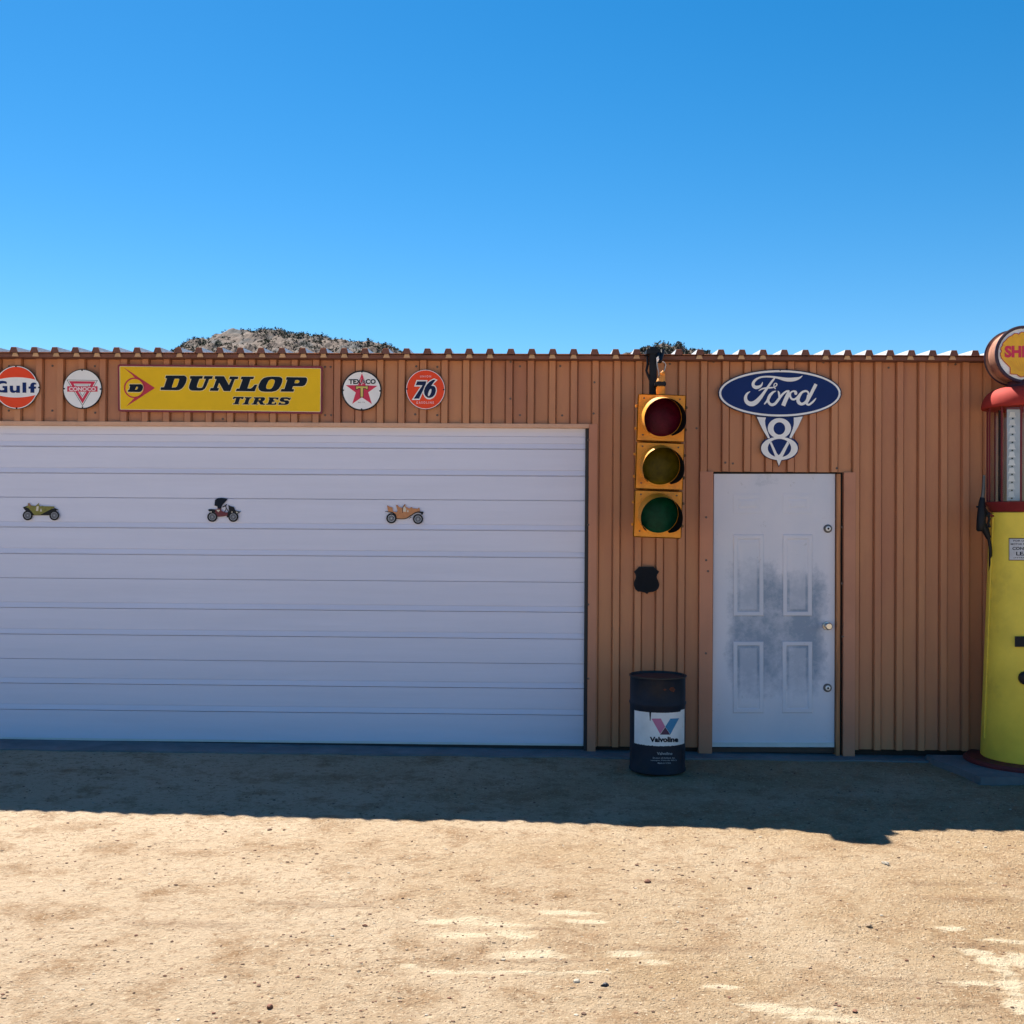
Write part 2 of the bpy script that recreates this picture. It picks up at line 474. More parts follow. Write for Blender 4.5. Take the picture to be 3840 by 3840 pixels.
SMALL = [(846, 3126), (1066, 3120), (1545, 3161), (1750, 3142), (1187, 3208), (800, 3333), (905, 3362), (970, 3353), (197, 3449), (240, 3353), (448, 3313),
 (152, 3541), (362, 3556), (405, 3564), (510, 3521), (645, 3545), (828, 3559), (1275, 3540), (1310, 3546), (1440, 3545), (1525, 3560), (1605, 3562), (1865, 3608),
 (1850, 3660), (1838, 3700), (680, 3648), (618, 3675), (845, 3678), (283, 3713), (335, 3685), (445, 3698), (502, 3737), (1118, 3672), (1158, 3625), (1415, 3645),
 (1393, 3643), (1345, 3641), (1500, 3755), (1398, 3762), (858, 3763), (345, 3780), (800, 3809), (390, 3620), (480, 3622), (1090, 3516), (1880, 3472), (1005, 3690),
 (2570, 3540), (2330, 3555), (2400, 3617), (2680, 3645), (3400, 3600), (3500, 3580), (3840 - 90, 3800), (2810, 3328), (3130, 3177), (3370, 3210), (3640, 3270), (3020, 3245), (2830, 3280)]
stones = []
for i, (u, v, rp, mi, lab) in enumerate(ST):
    p = G(u, v); r = rp / FPX * p.y; bm = bmesh.new()
    stone(bm, Vector((p.x, p.y, gz(p.x, p.y) + r * 0.25)), r, i + 3)
    tag(obj('stone', bm, M_st[mi]), lab, 'stone')
for i, (u, v) in enumerate(SMALL):
    p = G(u, v); r = random.uniform(5, 8.5) / FPX * p.y; bm = bmesh.new()
    stone(bm, Vector((p.x, p.y, gz(p.x, p.y) + r * 0.2)), r, i + 31)
    tag(obj('stone', bm, M_st[random.choice((0, 0, 4, 1))]), 'small brown stone lying loose on the sunlit sand', 'stone', 'small stones scattered over the sand')
gb = bmesh.new()
for i in range(6500):
    y = 3.2 + 4.4 * random.random() ** 1.3; x = random.uniform(-0.56 * y, 0.56 * y)
    if noise.noise(Vector((x * 0.9, y * 1.4, 11))) < random.uniform(-0.5, 0.25): continue
    r = random.choice((0.002, 0.002, 0.003, 0.003, 0.004, 0.006)) * random.uniform(0.8, 1.3)
    t = bmesh.new(); bmesh.ops.create_icosphere(t, subdivisions=1, radius=r)
    sx, sy = random.uniform(0.8, 1.7), random.uniform(0.7, 1.2)
    for q in t.verts: q.co = Vector((q.co.x * sx, q.co.y * sy, q.co.z * 0.55)) * random.uniform(0.85, 1.1)
    merge(gb, t, Matrix.Translation((x, y, gz(x, y) + r * 0.15)), random.choice((0, 0, 1, 1, 0, 3, 4)))
tag(obj('gravel', gb, M_st), 'fine gravel scattered over the sand', 'gravel', kind='stuff')

# ================================================================== hills behind
def hill(name, outline, y0, depth, label, seed):
    pts = sorted((P(u, v, y0).x, P(u, v, y0).z) for u, v in outline)
    def ridge(x):
        if x <= pts[0][0]: return pts[0][1] - (pts[0][0] - x) * 0.8
        if x >= pts[-1][0]: return pts[-1][1] - (x - pts[-1][0]) * 0.8
        for (a, za), (b, zb) in zip(pts, pts[1:]):
            if a <= x <= b: return za + (zb - za) * (x - a) / (b - a)
    w = pts[-1][0] - pts[0][0]
    xa, xb = pts[0][0] - w * 0.5, pts[-1][0] + w * 0.5
    nx, ny = 260, 90
    bm = bmesh.new(); rows = []
    def hz(x, y):
        t = (y - y0) / depth
        base = ridge(x)
        f = max(0.0, 1 - abs(t)) ** 0.8 if t < 0 else max(0.0, 1 - abs(t))
        z = base * f
        s = Vector((x * 0.25, y * 0.25, seed))
        z += (abs(noise.noise(s)) * 1.5 - 0.4) * min(1, abs(t) * 5)
        z += noise.noise(s * 3.1) * 0.45 + abs(noise.noise(s * 6.3)) * 0.30
        return max(z, -0.5)
    for j in range(ny + 1):
        y = y0 - depth + 2 * depth * j / ny
        rows.append([bm.verts.new((xa + (xb - xa) * i / nx, y, hz(xa + (xb - xa) * i / nx, y))) for i in range(nx + 1)])
    for j in range(ny):
        for i in range(nx):
            bm.faces.new((rows[j][i], rows[j][i + 1], rows[j + 1][i + 1], rows[j + 1][i]))
    tag(obj(name, bm, M_rock), label, kind='structure')
    return hz, xa, xb
M_rock = mat('granite_hillside', (0.092, 0.064, 0.052), 0.95, var=0.4, scale=1.4, bump=1.0, bscale=2.5, col2=(0.030, 0.034, 0.042), mixscale=0.28, mixlo=0.50, mixhi=0.60)
H1 = [(679, 1302), (711, 1281), (770, 1273), (809, 1255), (856, 1235), (900, 1241), (915, 1245), (955, 1239), (994, 1237), (1073, 1247), (1132, 1255), (1191, 1261), (1250, 1275),
      (1309, 1279), (1348, 1279), (1400, 1284), (1428, 1286), (1469, 1301), (1498, 1314), (1536, 1327)]
H2 = [(2339, 1325), (2401, 1314), (2430, 1301), (2480, 1289), (2513, 1297), (2546, 1297), (2571, 1310), (2596, 1312), (2633, 1318), (2666, 1324)]
hills = [(hill('hill', H1, 130, 45, 'rocky desert hill rising behind the garage roof', 2), 130, 45, 3000, 0.32),
         (hill('hill', H2, 150, 40, 'small scrubby hilltop peeping over the roof behind the traffic light', 9), 150, 40, 1200, 0.42)]
M_leaf = [mat('desert_scrub', (0.02, 0.032, 0.02), 0.9, var=0.3, scale=1), mat('desert_scrub_pale', (0.05, 0.055, 0.034), 0.9, var=0.3, scale=1)]
sb = bmesh.new()
for (hz, xa, xb), y0, dp, n, s in hills:
    for i in range(n):
        x = random.uniform(xa, xb); y = y0 - dp * 0.35 * random.random() ** 1.5 + 0.6
        cl = noise.noise(Vector((x * 0.16, y * 0.16, 4)))
        if cl < random.uniform(-0.5, 0.35): continue
        z = hz(x, y); r = s * random.uniform(0.4, 1.25)
        for k in range(14):
            d = Vector((random.gauss(0, 1), random.gauss(0, 1), abs(random.gauss(0, 1)))).normalized() * r * random.uniform(0.3, 1)
            p = Vector((x, y, z)) + d; a = r * 0.45
            q = [p + Vector((random.uniform(-a, a), random.uniform(-a, a), random.uniform(-a, a))) for _ in range(3)]
            sb.faces.new([sb.verts.new(w) for w in q]).material_index = 0 if random.random() < 0.7 else 1
tag(obj('scrub', sb, M_leaf), 'dark desert scrub dotted over the hills', 'scrub', kind='stuff')

# ================================================================== garage building
WY = 8.0                                    # face of the wall pans
PITCHR = (X(3606) - X(55)) / 44             # spacing of the wall ribs
RX0 = X(55)
RIBW = X(1102) - X(1080)
z_top = Z(1333, 1920) + 0.01
z_hdr = Z(1590, 1920)                       # underside of the corrugation above the garage door
z_gtop = Z(1612, 1920)                      # top of the visible garage door
z_cor = Z(2806, 2900)
z_dtop = Z(1770, 2900)
ZS = 0.006
garage = empty('garage_building', (0, WY, 0), 'low brown corrugated metal garage with a wide white roll door', 'garage')
def corr(bm, xa, xb, za, zb, y=WY, depth=0.027):
    """trapezoid-ribbed sheet, ribs towards -y, between xa and xb"""
    pr = []
    k0 = int((xa - RX0) / PITCHR) - 2; k1 = int((xb - RX0) / PITCHR) + 2
    fl = 0.005
    for k in range(k0, k1 + 1):
        a = RX0 + k * PITCHR
        pr += [(a - fl - 0.007, y), (a - fl - 0.005, y + 0.011), (a - fl, y + 0.011), (a, y - depth), (a + RIBW, y - depth), (a + RIBW + fl, y + 0.011), (a + RIBW + fl + 0.005, y + 0.011), (a + RIBW + fl + 0.007, y)]
        m = a + RIBW + (PITCHR - RIBW) / 2                     # faint stiffening bead in the pan
    def yat(x):
        for (p, q), (r, s) in zip(pr, pr[1:]):
            if p <= x <= r: return q + (s - q) * (x - p) / max(r - p, 1e-9)
        return y
    pts = [(xa, yat(xa))] + [p for p in pr if xa < p[0] < xb] + [(xb, yat(xb))]
    t = 0.0015
    lo = [bm.verts.new((p, q, za)) for p, q in pts]; hi = [bm.verts.new((p, q, zb)) for p, q in pts]
    lb = [bm.verts.new((p, q + t, za)) for p, q in pts]; hb = [bm.verts.new((p, q + t, zb)) for p, q in pts]
    for i in range(len(pts) - 1):
        bm.faces.new((lo[i], lo[i + 1], hi[i + 1], hi[i])); bm.faces.new((lb[i + 1], lb[i], hb[i], hb[i + 1]))
        bm.faces.new((hi[i], hi[i + 1], hb[i + 1], hb[i])); bm.faces.new((lo[i + 1], lo[i], lb[i], lb[i + 1]))
xL, xR = -9.0, 8.0
gx1 = X(2196)                                # right edge of the garage opening
bm = bmesh.new()
corr(bm, xL, X(2238), z_hdr, z_top)
corr(bm, X(2238), X(2622), z_cor, z_top)
corr(bm, X(2622), X(3205), z_dtop, z_top)
corr(bm, X(3205), xR, z_cor, z_top)
obj('front_wall', bm, M_wall, garage)
def simple(name, m, *boxes, bev=0.002, parent=garage):
    bm = bmesh.new()
    for b in boxes: box(bm, *b, bev=bev)
    return obj(name, bm, m, parent)
# trims
bt = Z(2830, 2640)
simple('header_trim', mat('bounce_lit_header_trim', (0.62, 0.36, 0.24), 0.6), (xL, X(2206) - 0.001, WY - 0.034, WY + 0.10, z_hdr - 0.030, z_hdr))  # light bounced off the ground is painted in as a paler trim colour
simple('door_jamb', M_trim, (X(2206), X(2238) - 0.001, WY - 0.030, WY + 0.12, bt, z_hdr - 0.0005))
simple('door_jamb', M_trim, (X(2622), X(2672), WY - 0.031, WY + 0.10, bt, z_dtop))
simple('door_jamb', M_trim, (X(3160), X(3205) - 0.001, WY - 0.029, WY + 0.10, bt, z_dtop))
simple('wooden_frame', mat('weathered_wood', (0.42, 0.19, 0.09), 0.8, var=0.4, scale=30, stretch=(1, 1, 0.05)),
       (X(3136), X(3149), WY - 0.022, WY + 0.09, bt, z_dtop - 0.012))
simple('frame_gap', M_dark, (X(3149) + 0.001, X(3160) - 0.001, WY + 0.01, WY + 0.1, bt, z_dtop - 0.002), (X(2672) + 0.001, X(3149), WY + 0.03, WY + 0.1, z_dtop - 0.011, z_dtop), bev=0)
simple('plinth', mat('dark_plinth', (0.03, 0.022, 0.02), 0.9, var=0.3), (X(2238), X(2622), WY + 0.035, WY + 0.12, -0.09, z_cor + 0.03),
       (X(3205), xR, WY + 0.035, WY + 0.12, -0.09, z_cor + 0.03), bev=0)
simple('door_seal', M_rubber, (gx1 - 0.004, X(2206) - 0.001, WY - 0.012, WY + 0.11, -0.02, z_hdr - 0.0305))
# rest of the shell
M_side = M_wall
simple('side_wall', M_side, (xL, xL + 0.1, WY + 0.13, WY + 9, 0, z_top), bev=0)
simple('side_wall', M_side, (xR - 0.1, xR, WY + 0.13, WY + 9, 0, z_top), bev=0)
simple('back_wall', M_side, (xL + 0.1, xR - 0.1, WY + 8.9, WY + 9, 0, z_top + 0.25), bev=0)
simple('wall_backing', M_dark, (xL + 0.1, X(2206), WY + 0.13, WY + 0.16, z_hdr - 0.02, z_top - 0.02), (X(2238), X(2672), WY + 0.13, WY + 0.16, 0, z_top - 0.02),
       (X(2672), X(3160), WY + 0.13, WY + 0.16, z_dtop, z_top - 0.02), (X(3160), xR - 0.1, WY + 0.13, WY + 0.16, 0, z_top - 0.02), bev=0)
# roof: ribbed sheet with real ribs, thin, overhanging the wall
RP = (X(3650, 1300, 7.86) - X(51, 1300, 7.86)) / 45.9
EY = 7.86
zr = Z(1326, 1920, EY)
bm = bmesh.new(); pr = []
x0 = X(51, 1300, EY)
k = int((xL - x0) / RP) - 1
rh = 0.036
while x0 + k * RP < xR + 0.3:
    a = x0 + k * RP
    pr += [(a - 0.031, 0), (a - 0.019, rh), (a + 0.019, rh), (a + 0.031, 0)]
    k += 1
sl = math.tan(R(2.5))
rings = []
for y in (EY, EY + 1.5, EY + 4.5, EY + 9.3):
    rings.append(([bm.verts.new((p + 0.0, y, zr + q + (y - EY) * sl)) for p, q in pr], [bm.verts.new((p, y, zr + q - 0.003 + (y - EY) * sl)) for p, q in pr]))
for (a, b), (c_, d) in zip(rings, rings[1:]):
    for i in range(len(pr) - 1):
        bm.faces.new((a[i], a[i + 1], c_[i + 1], c_[i])); f = bm.faces.new((b[i + 1], b[i], d[i], d[i + 1])); f.material_index = 1
a, b = rings[0]
for i in range(len(pr) - 1):
    f = bm.faces.new((a[i + 1], a[i], b[i], b[i + 1])); f.material_index = 1
obj('roof', bm, [M_roof, M_trim], garage)
# rib end closures, brown, just behind the sheet's edge, and the eave strip
bm = bmesh.new()
for i in range(0, len(pr), 4):
    c0 = [Vector((pr[i + j][0], EY + 0.004, zr + pr[i + j][1] - 0.0035)) for j in range(4)]
    c0[0].x += 0.003; c0[3].x -= 0.003; c0[0].z -= 0.001
    plate(bm, [c0], 0.004)
obj('rib_closure', bm, mat('eave_brown', (0.16, 0.065, 0.05), 0.7, var=0.25, scale=9), garage)['kind'] = 'stuff'
simple('eave_strip', mat('eave_brown', (0.16, 0.065, 0.05)), (xL, xR, EY + 0.03, WY + 0.10, zr - 0.034, zr - 0.006))
bm = bmesh.new()
for i in range(0, len(pr), 4):
    xc = (pr[i][0] + pr[i + 3][0]) / 2 + random.uniform(-0.003, 0.003)
    if not (-4.5 < xc < 4.3) or random.random() < 0.12: continue
    w = 0.024
    zc = zr - 0.030
    plate(bm, [[Vector((xc - w, EY + 0.02, zc)), Vector((xc + w, EY + 0.02, zc)), Vector((xc + w * 0.62, EY + 0.02, zc + 0.026)), Vector((xc - w * 0.62, EY + 0.02, zc + 0.026))]], 0.009)
obj('foam_closure', bm, M_foam, garage)['kind'] = 'stuff'

# sectional garage door: embossed horizontal grooves between seams
gdoor_y = WY + 0.02
GV = dict(seam=[1863, 2167, 2471], groove=[1671, 1771, 1975, 2075, 2278, 2378, 2563, 2662], top=[1625])
def gzv(v): return Z(v + 8, 1095, gdoor_y)
prof = []
zt = z_hdr - 0.03; zb_ = Z(2783, 1095, gdoor_y)
marks = sorted([(v, 's') for v in GV['seam']] + [(v, 'g') for v in GV['groove']] + [(v, 't') for v in GV['top']])
prof.append((zt, 0))
for v, k in marks:
    z = gzv(v)
    if k == 's': prof += [(z + 0.003, 0), (z + 0.0017, 0.016), (z - 0.0017, 0.016), (z - 0.003, 0)]
    elif k == 't': prof += [(z + 0.002, 0), (z, 0.006), (z - 0.002, 0)]
    else: prof += [(z + 0.043, 0), (z + 0.0415, 0.007), (z + 0.036, 0.004), (z + 0.008, -0.003), (z + 0.003, -0.004), (z + 0.002, 0.016), (z - 0.0018, 0.016), (z - 0.0045, 0)]
prof.append((zb_ + 0.012, 0))
bm = bmesh.new()
xs = [xL + 0.2, -5, -3.5, -2, -1, 0, gx1 - 0.005]
rows = [[bm.verts.new((x, gdoor_y + d, z)) for x in xs] for z, d in prof]
for a, b in zip(rows, rows[1:]):
    for i in range(len(xs) - 1): bm.faces.new((b[i], b[i + 1], a[i + 1], a[i]))
box(bm, xL + 0.2, gx1 - 0.005, gdoor_y + 0.02, gdoor_y + 0.05, zb_ + 0.012, zt)
gd = obj('garage_door', bm, M_gdoor, garage)
bm = bmesh.new(); box(bm, xL + 0.2, gx1 - 0.005, gdoor_y - 0.004, gdoor_y + 0.04, zb_ - 0.004, zb_ + 0.0115, bev=0.002)
obj('bottom_rail', bm, mat('door_rail', (0.62, 0.66, 0.68), 0.4, var=0.1), gd)
bm = bmesh.new(); box(bm, xL + 0.2, gx1 - 0.005, gdoor_y + 0.004, gdoor_y + 0.04, zb_ - 0.05, zb_ - 0.005)
obj('rubber_seal', bm, M_rubber, gd)

# entry door: six embossed panels, worn paint
dy = WY + 0.01
T = Tr(2640, 1740, 1.7247)
def rect(x0, y0, x1, y1): return [(x0, y0), (x0, y1), (x1, y1), (x1, y0)]
dm_ = bpy.data.materials.new('worn_white_door'); dm_.use_nodes = True
N = dm_.node_tree.nodes; L = dm_.node_tree.links; B = N['Principled BSDF']; B.inputs['Roughness'].default_value = 0.6
geo = N.new('ShaderNodeNewGeometry'); pos = geo.outputs['Position']
sx = N.new('ShaderNodeSeparateXYZ'); L.new(pos, sx.inputs[0])
zz = sx.outputs['Z']; xx = sx.outputs['X']; yy_ = sx.outputs['Y']
zc = Z(2345, 2900)
band = math_('MULTIPLY', mr(zz, zc - 0.62, zc - 0.28), mr(zz, zc + 0.55, zc + 0.22))       # worn zone about the knob's height
edge = math_('MULTIPLY', mr(xx, X(2700), X(2760)), mr(xx, X(3120), X(3060)))
wz = math_('ADD', math_('MULTIPLY', math_('MULTIPLY', band, edge), 0.26), math_('ADD', math_('MULTIPLY', nz(2.6, 4, 0.6), 0.5), math_('MULTIPLY', nz(13, 12, 0.8), 0.5)))
wm = mr(wz, 0.58, 0.80)
raised = mr(yy_, dy - 0.002, dy - 0.005)                                                    # mouldings keep their paint
wm = math_('MULTIPLY', wm, math_('SUBTRACT', 1.0, math_('MULTIPLY', raised, 0.85)))
c = mixc(mr(nz(1.3, 5, 0.6, (1, 1, 0.6)), 0.35, 0.7), (0.74, 0.73, 0.82), (0.60, 0.64, 0.76))
c = mixc(wm, c, (0.27, 0.34, 0.46))
c = mixc(mr(nz(11, 8, 0.75), 0.62, 0.72), c, (0.36, 0.38, 0.42))
L.new(c, B.inputs['Base Color'])
bp = N.new('ShaderNodeBump'); bp.inputs['Strength'].default_value = 0.25; bp.inputs['Distance'].default_value = 0.003
L.new(nz(30, 6, 0.7), bp.inputs['Height']); L.new(bp.outputs[0], B.inputs['Normal'])
bm = bmesh.new()
plate(bm, [T([(65, 64), (53, 1800), (843, 1800), (848, 64)], dy)], 0.035)
door = obj('entry_door', bm, dm_, garage)
for (a, b, c_, d) in [(188, 190, 388, 322), (508, 190, 702, 322), (188, 455, 388, 985), (508, 455, 702, 985), (186, 1145, 388, 1612), (504, 1145, 704, 1612)]:
    bm = bmesh.new()
    k6 = 0.002 if d < 400 else 0.006
    o_ = T(rect(a, b, c_, d), dy - 0.0005); w = 34
    i_ = T(rect(a + 6, b + 6, c_ - 6, d - 6), dy - k6); j_ = T(rect(a + w - 8, b + w - 8, c_ - w + 8, d - w + 8), dy - k6)
    k_ = T(rect(a + w, b + w, c_ - w, d - w), dy - 0.0005); l_ = T(rect(a + w + 16, b + w + 16, c_ - w - 16, d - w - 16), dy - 0.0035)
    R5 = [[bm.verts.new(p) for p in q] for q in (o_, i_, j_, k_, l_)]
    for p, q in zip(R5, R5[1:]):
        for n_ in range(4): bm.faces.new((p[n_], p[(n_ + 1) % 4], q[(n_ + 1) % 4], q[n_]))
    bm.faces.new(R5[-1])
    obj('door_panel', bm, dm_, door)
bm = bmesh.new(); plate(bm, [T([(54, 1802), (52, 1830), (843, 1832), (843, 1802)], dy - 0.01)], 0.03)
obj('door_sweep', bm, mat('door_rail', (0.62, 0.66, 0.68)), door)
bm = bmesh.new(); plate(bm, [T([(45, 1836), (45, 1862), (866, 1868), (866, 1838)], dy + 0.02)], 0.06)
obj('threshold', bm, mat('threshold_wood', (0.09, 0.06, 0.05), 0.8), garage)
for vv, uu in ((418, 800), (1447, 798)):
    c_ = T([(uu, vv)], dy)[0]
    M = Matrix.Translation(c_) @ Matrix.Rotation(R(90), 4, 'X')
    bm = bmesh.new(); lathe(bm, [(0.031, -0.001), (0.031, 0.006), (0.026, 0.012), (0.020, 0.013)], 0, 0, 32, M=M)
    lk = obj('deadbolt', bm, mat('dark_lock', (0.12, 0.12, 0.13), 0.4, metal=0.6), door, smooth=40)
    bm = bmesh.new(); lathe(bm, [(0.018, 0.013), (0.018, 0.018), (0.015, 0.020)], 0, 0, 32, M=M)
    lathe(bm, [(0.006, 0.0202), (0.006, 0.0208)], 0, 0, 16, M=M)
    cyl = obj('lock_cylinder', bm, mat('silver_lock', (0.75, 0.76, 0.78), 0.4, metal=0.3), lk, smooth=40)
    bm = bmesh.new(); lathe(bm, [(0.0075, 0.0209), (0.0075, 0.0216)], 0, 0, 16, M=M); obj('keyhole', bm, M_black, lk)
c_ = T([(793, 1045)], dy)[0]; M = Matrix.Translation(c_) @ Matrix.Rotation(R(90), 4, 'X')
bm = bmesh.new(); lathe(bm, [(0.033, -0.001), (0.033, 0.004), (0.028, 0.010), (0.012, 0.012), (0.012, 0.030), (0.022, 0.036), (0.027, 0.050), (0.026, 0.064), (0.020, 0.070)], 0, 0, 32, M=M)
obj('door_knob', bm, M_chrome, door, smooth=40)
# screws with washers
scr = [(34, 1373), (197, 1372), (356, 1373), (196, 1540), (357, 1548), (1219, 1376), (1240, 1376), (1219, 1557), (1242, 1557), (1561, 1374), (1640, 1376), (1557, 1554), (1640, 1557), (835, 1571),
       (1915, 1357), (1950, 1374), (2101, 1373), (1914, 1495), (1950, 1557), (2108, 1558), (2229, 1434), (2226, 1551), (2206, 1650), (2206, 1968), (2206, 2267), (2206, 2545), (2512, 1365), (2676, 1357), (3088, 1359),
       (3145, 1360), (3332, 1379), (3552, 1368), (3583, 1366), (3138, 1756), (2720, 1735), (2748, 1738), (3157, 1977), (3157, 2188), (3160, 2388), (2648, 1940), (2648, 2101), (2655, 2142), (2647, 2450), (2612, 1606), (33, 1540)]
for u, v in scr:
    onrib = any(abs(X(u) - (RX0 + k * PITCHR + RIBW / 2)) < RIBW / 2 + 0.008 for k in range(-2, 50)) or u in (2206, 3157, 3160, 2648, 2655, 2647)
    yy = WY - 0.0275 if onrib else WY
    if u in (2206, 3157, 3160, 2648, 2655, 2647): yy = WY - 0.0315
    M = Matrix.Translation(P(u, v, yy)) @ Matrix.Rotation(R(90), 4, 'X')
    bm = bmesh.new(); lathe(bm, [(0.0085, -0.001), (0.0085, 0.002), (0.005, 0.0025), (0.005, 0.006)], 0, 0, 10, M=M)
    obj('screw', bm, M_steel, garage, smooth=40)

# concrete strip along the wall, pump pad
bm = bmesh.new()
n_ = 170; fr = []
for i in range(n_ + 1):
    x = xL + (xR - xL) * i / n_
    u = 1920 + (x / 7.8 + math.tan(YAW)) * FPX
    p = G(u, 2809 + 43 * min(u, 3600) / 3300, tilt(x) + ZS)
    fr.append(Vector((x, p.y + 0.035 * noise.noise(Vector((x * 2.3, 0, 0))) + 0.012 * noise.noise(Vector((x * 9, 4, 0))), tilt(x) + ZS)))
back = [Vector((p.x, 8.10, p.z)) for p in fr]
dn = Vector((0, -0.012, -0.06))
for (a, b), (c_, d) in zip(zip(fr, back), list(zip(fr, back))[1:]):
    bm.faces.new([bm.verts.new(w) for w in (a, c_, d, b)]); bm.faces.new([bm.verts.new(w) for w in (a + dn, c_ + dn, c_, a)])
tag(obj('concrete_apron', bm, M_conc), 'narrow concrete strip along the foot of the wall', kind='structure')
bm = bmesh.new()
PZ = tilt(3.5) + 0.042
pp = [G(3505, 2850, PZ), G(3590, 2880, PZ), G(3675, 2914, PZ), G(3845, 2918, PZ), G(4060, 2922, PZ), G(4200, 2880, PZ)]
pp += [Vector((pp[-1].x + 0.05, 7.93, PZ)), Vector((pp[0].x, 7.93, PZ))]
tb = bmesh.new(); f = tb.faces.new([tb.verts.new(p) for p in pp]); f.normal_update()
if f.normal.z < 0: f.normal_flip()
r = bmesh.ops.extrude_face_region(tb, geom=[f]); 
for v in r['geom']:
    if isinstance(v, bmesh.types.BMVert): v.co.z -= 0.09
bmesh.ops.recalc_face_normals(tb, faces=tb.faces)
bmesh.ops.bevel(tb, geom=tb.edges[:], offset=0.006, segments=2, affect='EDGES')
merge(bm, tb)
tag(obj('concrete_pad', bm, M_conc), 'angled concrete pad under the petrol pump', kind='structure')

# ================================================================== wall signs
SY = WY - 0.042            # front plane of the signs, clear of the ribs
GRP = 'round petrol signs along the top of the garage wall'
def sign_root(name, u, v, label, cat='sign', group=None):
    return empty(name, P(u, v, WY - 0.03), label, cat, group)
def layer(name, m, parent, y, loops_list, T, thick=0.0012):
    bm = bmesh.new()
    for loops in loops_list: plate(bm, [T(l, y) for l in loops], thick)
    return obj(name, bm, m, parent)
def screws(parent, T, pts, y, r=0.006):
    for p in pts:
        M = Matrix.Translation(T([p], y)[0]) @ Matrix.Rotation(R(90), 4, 'X')
        bm = bmesh.new(); lathe(bm, [(r, -0.001), (r, 0.0015), (r * 0.6, 0.003)], 0, 0, 12, M=M); obj('screw', bm, M_black, parent, smooth=40)
E = 0.0012     # step between painted layers

# -- orange sign with white band
s = sign_root('round_sign', 61, 1452, 'round orange sign with a white band and blue lettering, cut by the left edge', group=GRP)
T = Tr(0, 1360, 10.01)
out = circ(610, 925, 820)
lob = [(1375, 655), (1450, 730), (1490, 840), (1500, 960), (1470, 1100), (1400, 1215)]
def lobe_outline(r, k=0):
    a = circ(610, 925, r, a0=24, a1=156, n=40)                     # bottom arc (y down): right to left
    b = circ(610, 925, r, a0=203, a1=337, n=40)
    rl = [(610 + (x - 610) * 1.0 - k, y) for x, y in lob]
    ll = [(1220 - x, y) for x, y in rl]
    return a + ll[::-1] + b + rl
layer('plate', M_black, s, SY, [[lobe_outline(822)]], T, 0.006)
layer('border', M_white, s, SY - E, [[lobe_outline(800, 22)]], T)
band_t = [(610 + 765 * math.cos(R(a)), 925 + 765 * math.sin(R(a))) for a in range(203, 338, 3)]
arc_t = [(1330 - 1440 * t, 640 - 4 * 95 * t * (1 - t)) for t in [i / 20 for i in range(21)]]
arc_b = [(1330 - 1440 * t, 1215 + 4 * 95 * t * (1 - t)) for t in [i / 20 for i in range(21)]]
up = [(610 + 768 * math.cos(R(a)), 925 + 768 * math.sin(R(a))) for a in [202 + (338 - 202) * i / 40 for i in range(41)]]
lo = [(610 + 768 * math.cos(R(a)), 925 + 768 * math.sin(R(a))) for a in [22.3 + (157.7 - 22.3) * i / 40 for i in range(41)]]
layer('orange_field', M_org, s, SY - 2 * E, [[up + arc_t], [lo + arc_b[::-1]]], T)
gl = [[(250, 800), (150, 775), (60, 780), (-40, 830), (-70, 920), (-40, 1000), (60, 1040), (140, 1020), (160, 990), (150, 965), (95, 945), (95, 875), (272, 875), (275, 1125), (150, 1125), (60, 1115), (-80, 1110), (-200, 1030), (-240, 900), (-190, 770), (-70, 700), (90, 680), (200, 695), (250, 725)],
      [(365, 865), (485, 865), (490, 1010), (520, 1050), (590, 1050), (615, 1010), (615, 865), (740, 865), (745, 1130), (610, 1130), (600, 1100), (530, 1135), (440, 1125), (380, 1080), (365, 1000)],
      [(840, 745), (980, 745), (985, 1130), (845, 1130)],
      [(1140, 1130), (1140, 980), (1070, 975), (1070, 900), (1135, 895), (1140, 820), (1180, 765), (1260, 745), (1340, 760), (1360, 785), (1355, 825), (1300, 820), (1280, 840), (1280, 895), (1350, 900), (1345, 975), (1285, 980), (1283, 1130)]]
layer('lettering', M_blue, s, SY - 3 * E, [[l] for l in gl], T)
screws(s, T, [(600, 140), (620, 1705), (1460, 932)], SY - 2 * E)

# -- white sign with red triangle
s = sign_root('round_sign', 309, 1458, 'round white sign with a red upside down triangle crossed by a lettered bar', group=GRP)
T = Tr(230, 1380, 11.3625)
layer('plate', M_black, s, SY, [[circ(900, 895, 836, 850)]], T, 0.006)
layer('white_field', M_white, s, SY - E, [[circ(898, 890, 800, 812)]], T)
tri = [(225, 500), (1550, 520), (900, 1612)]
layer('thin_outline', M_letter, s, SY - 2 * E, [[tri, offset(tri, -17)], [[(590, 712), (1192, 716), (897, 1218)], offset([(590, 712), (1192, 716), (897, 1218)], -12)]], T)
layer('triangle', M_crim, s, SY - 2.4 * E, [[[(330, 560), (1450, 572), (900, 1510)], [(515, 668), (1268, 672), (900, 1300)]]], T)
layer('bar', M_crim, s, SY - 3.2 * E, [[rect(250, 778, 1538, 1008)]], T)
bm = bmesh.new(); text_win(bm, 'CONOCO', T, 318, 808, 1472, 985, SY - 3.2 * E - 0.0006, bold=0.045); obj('lettering', bm, mat('pinkish_white', (0.80, 0.62, 0.66), 0.35), s)
screws(s, T, [(885, 95), (125, 882), (1670, 898), (902, 1670)], SY - E)

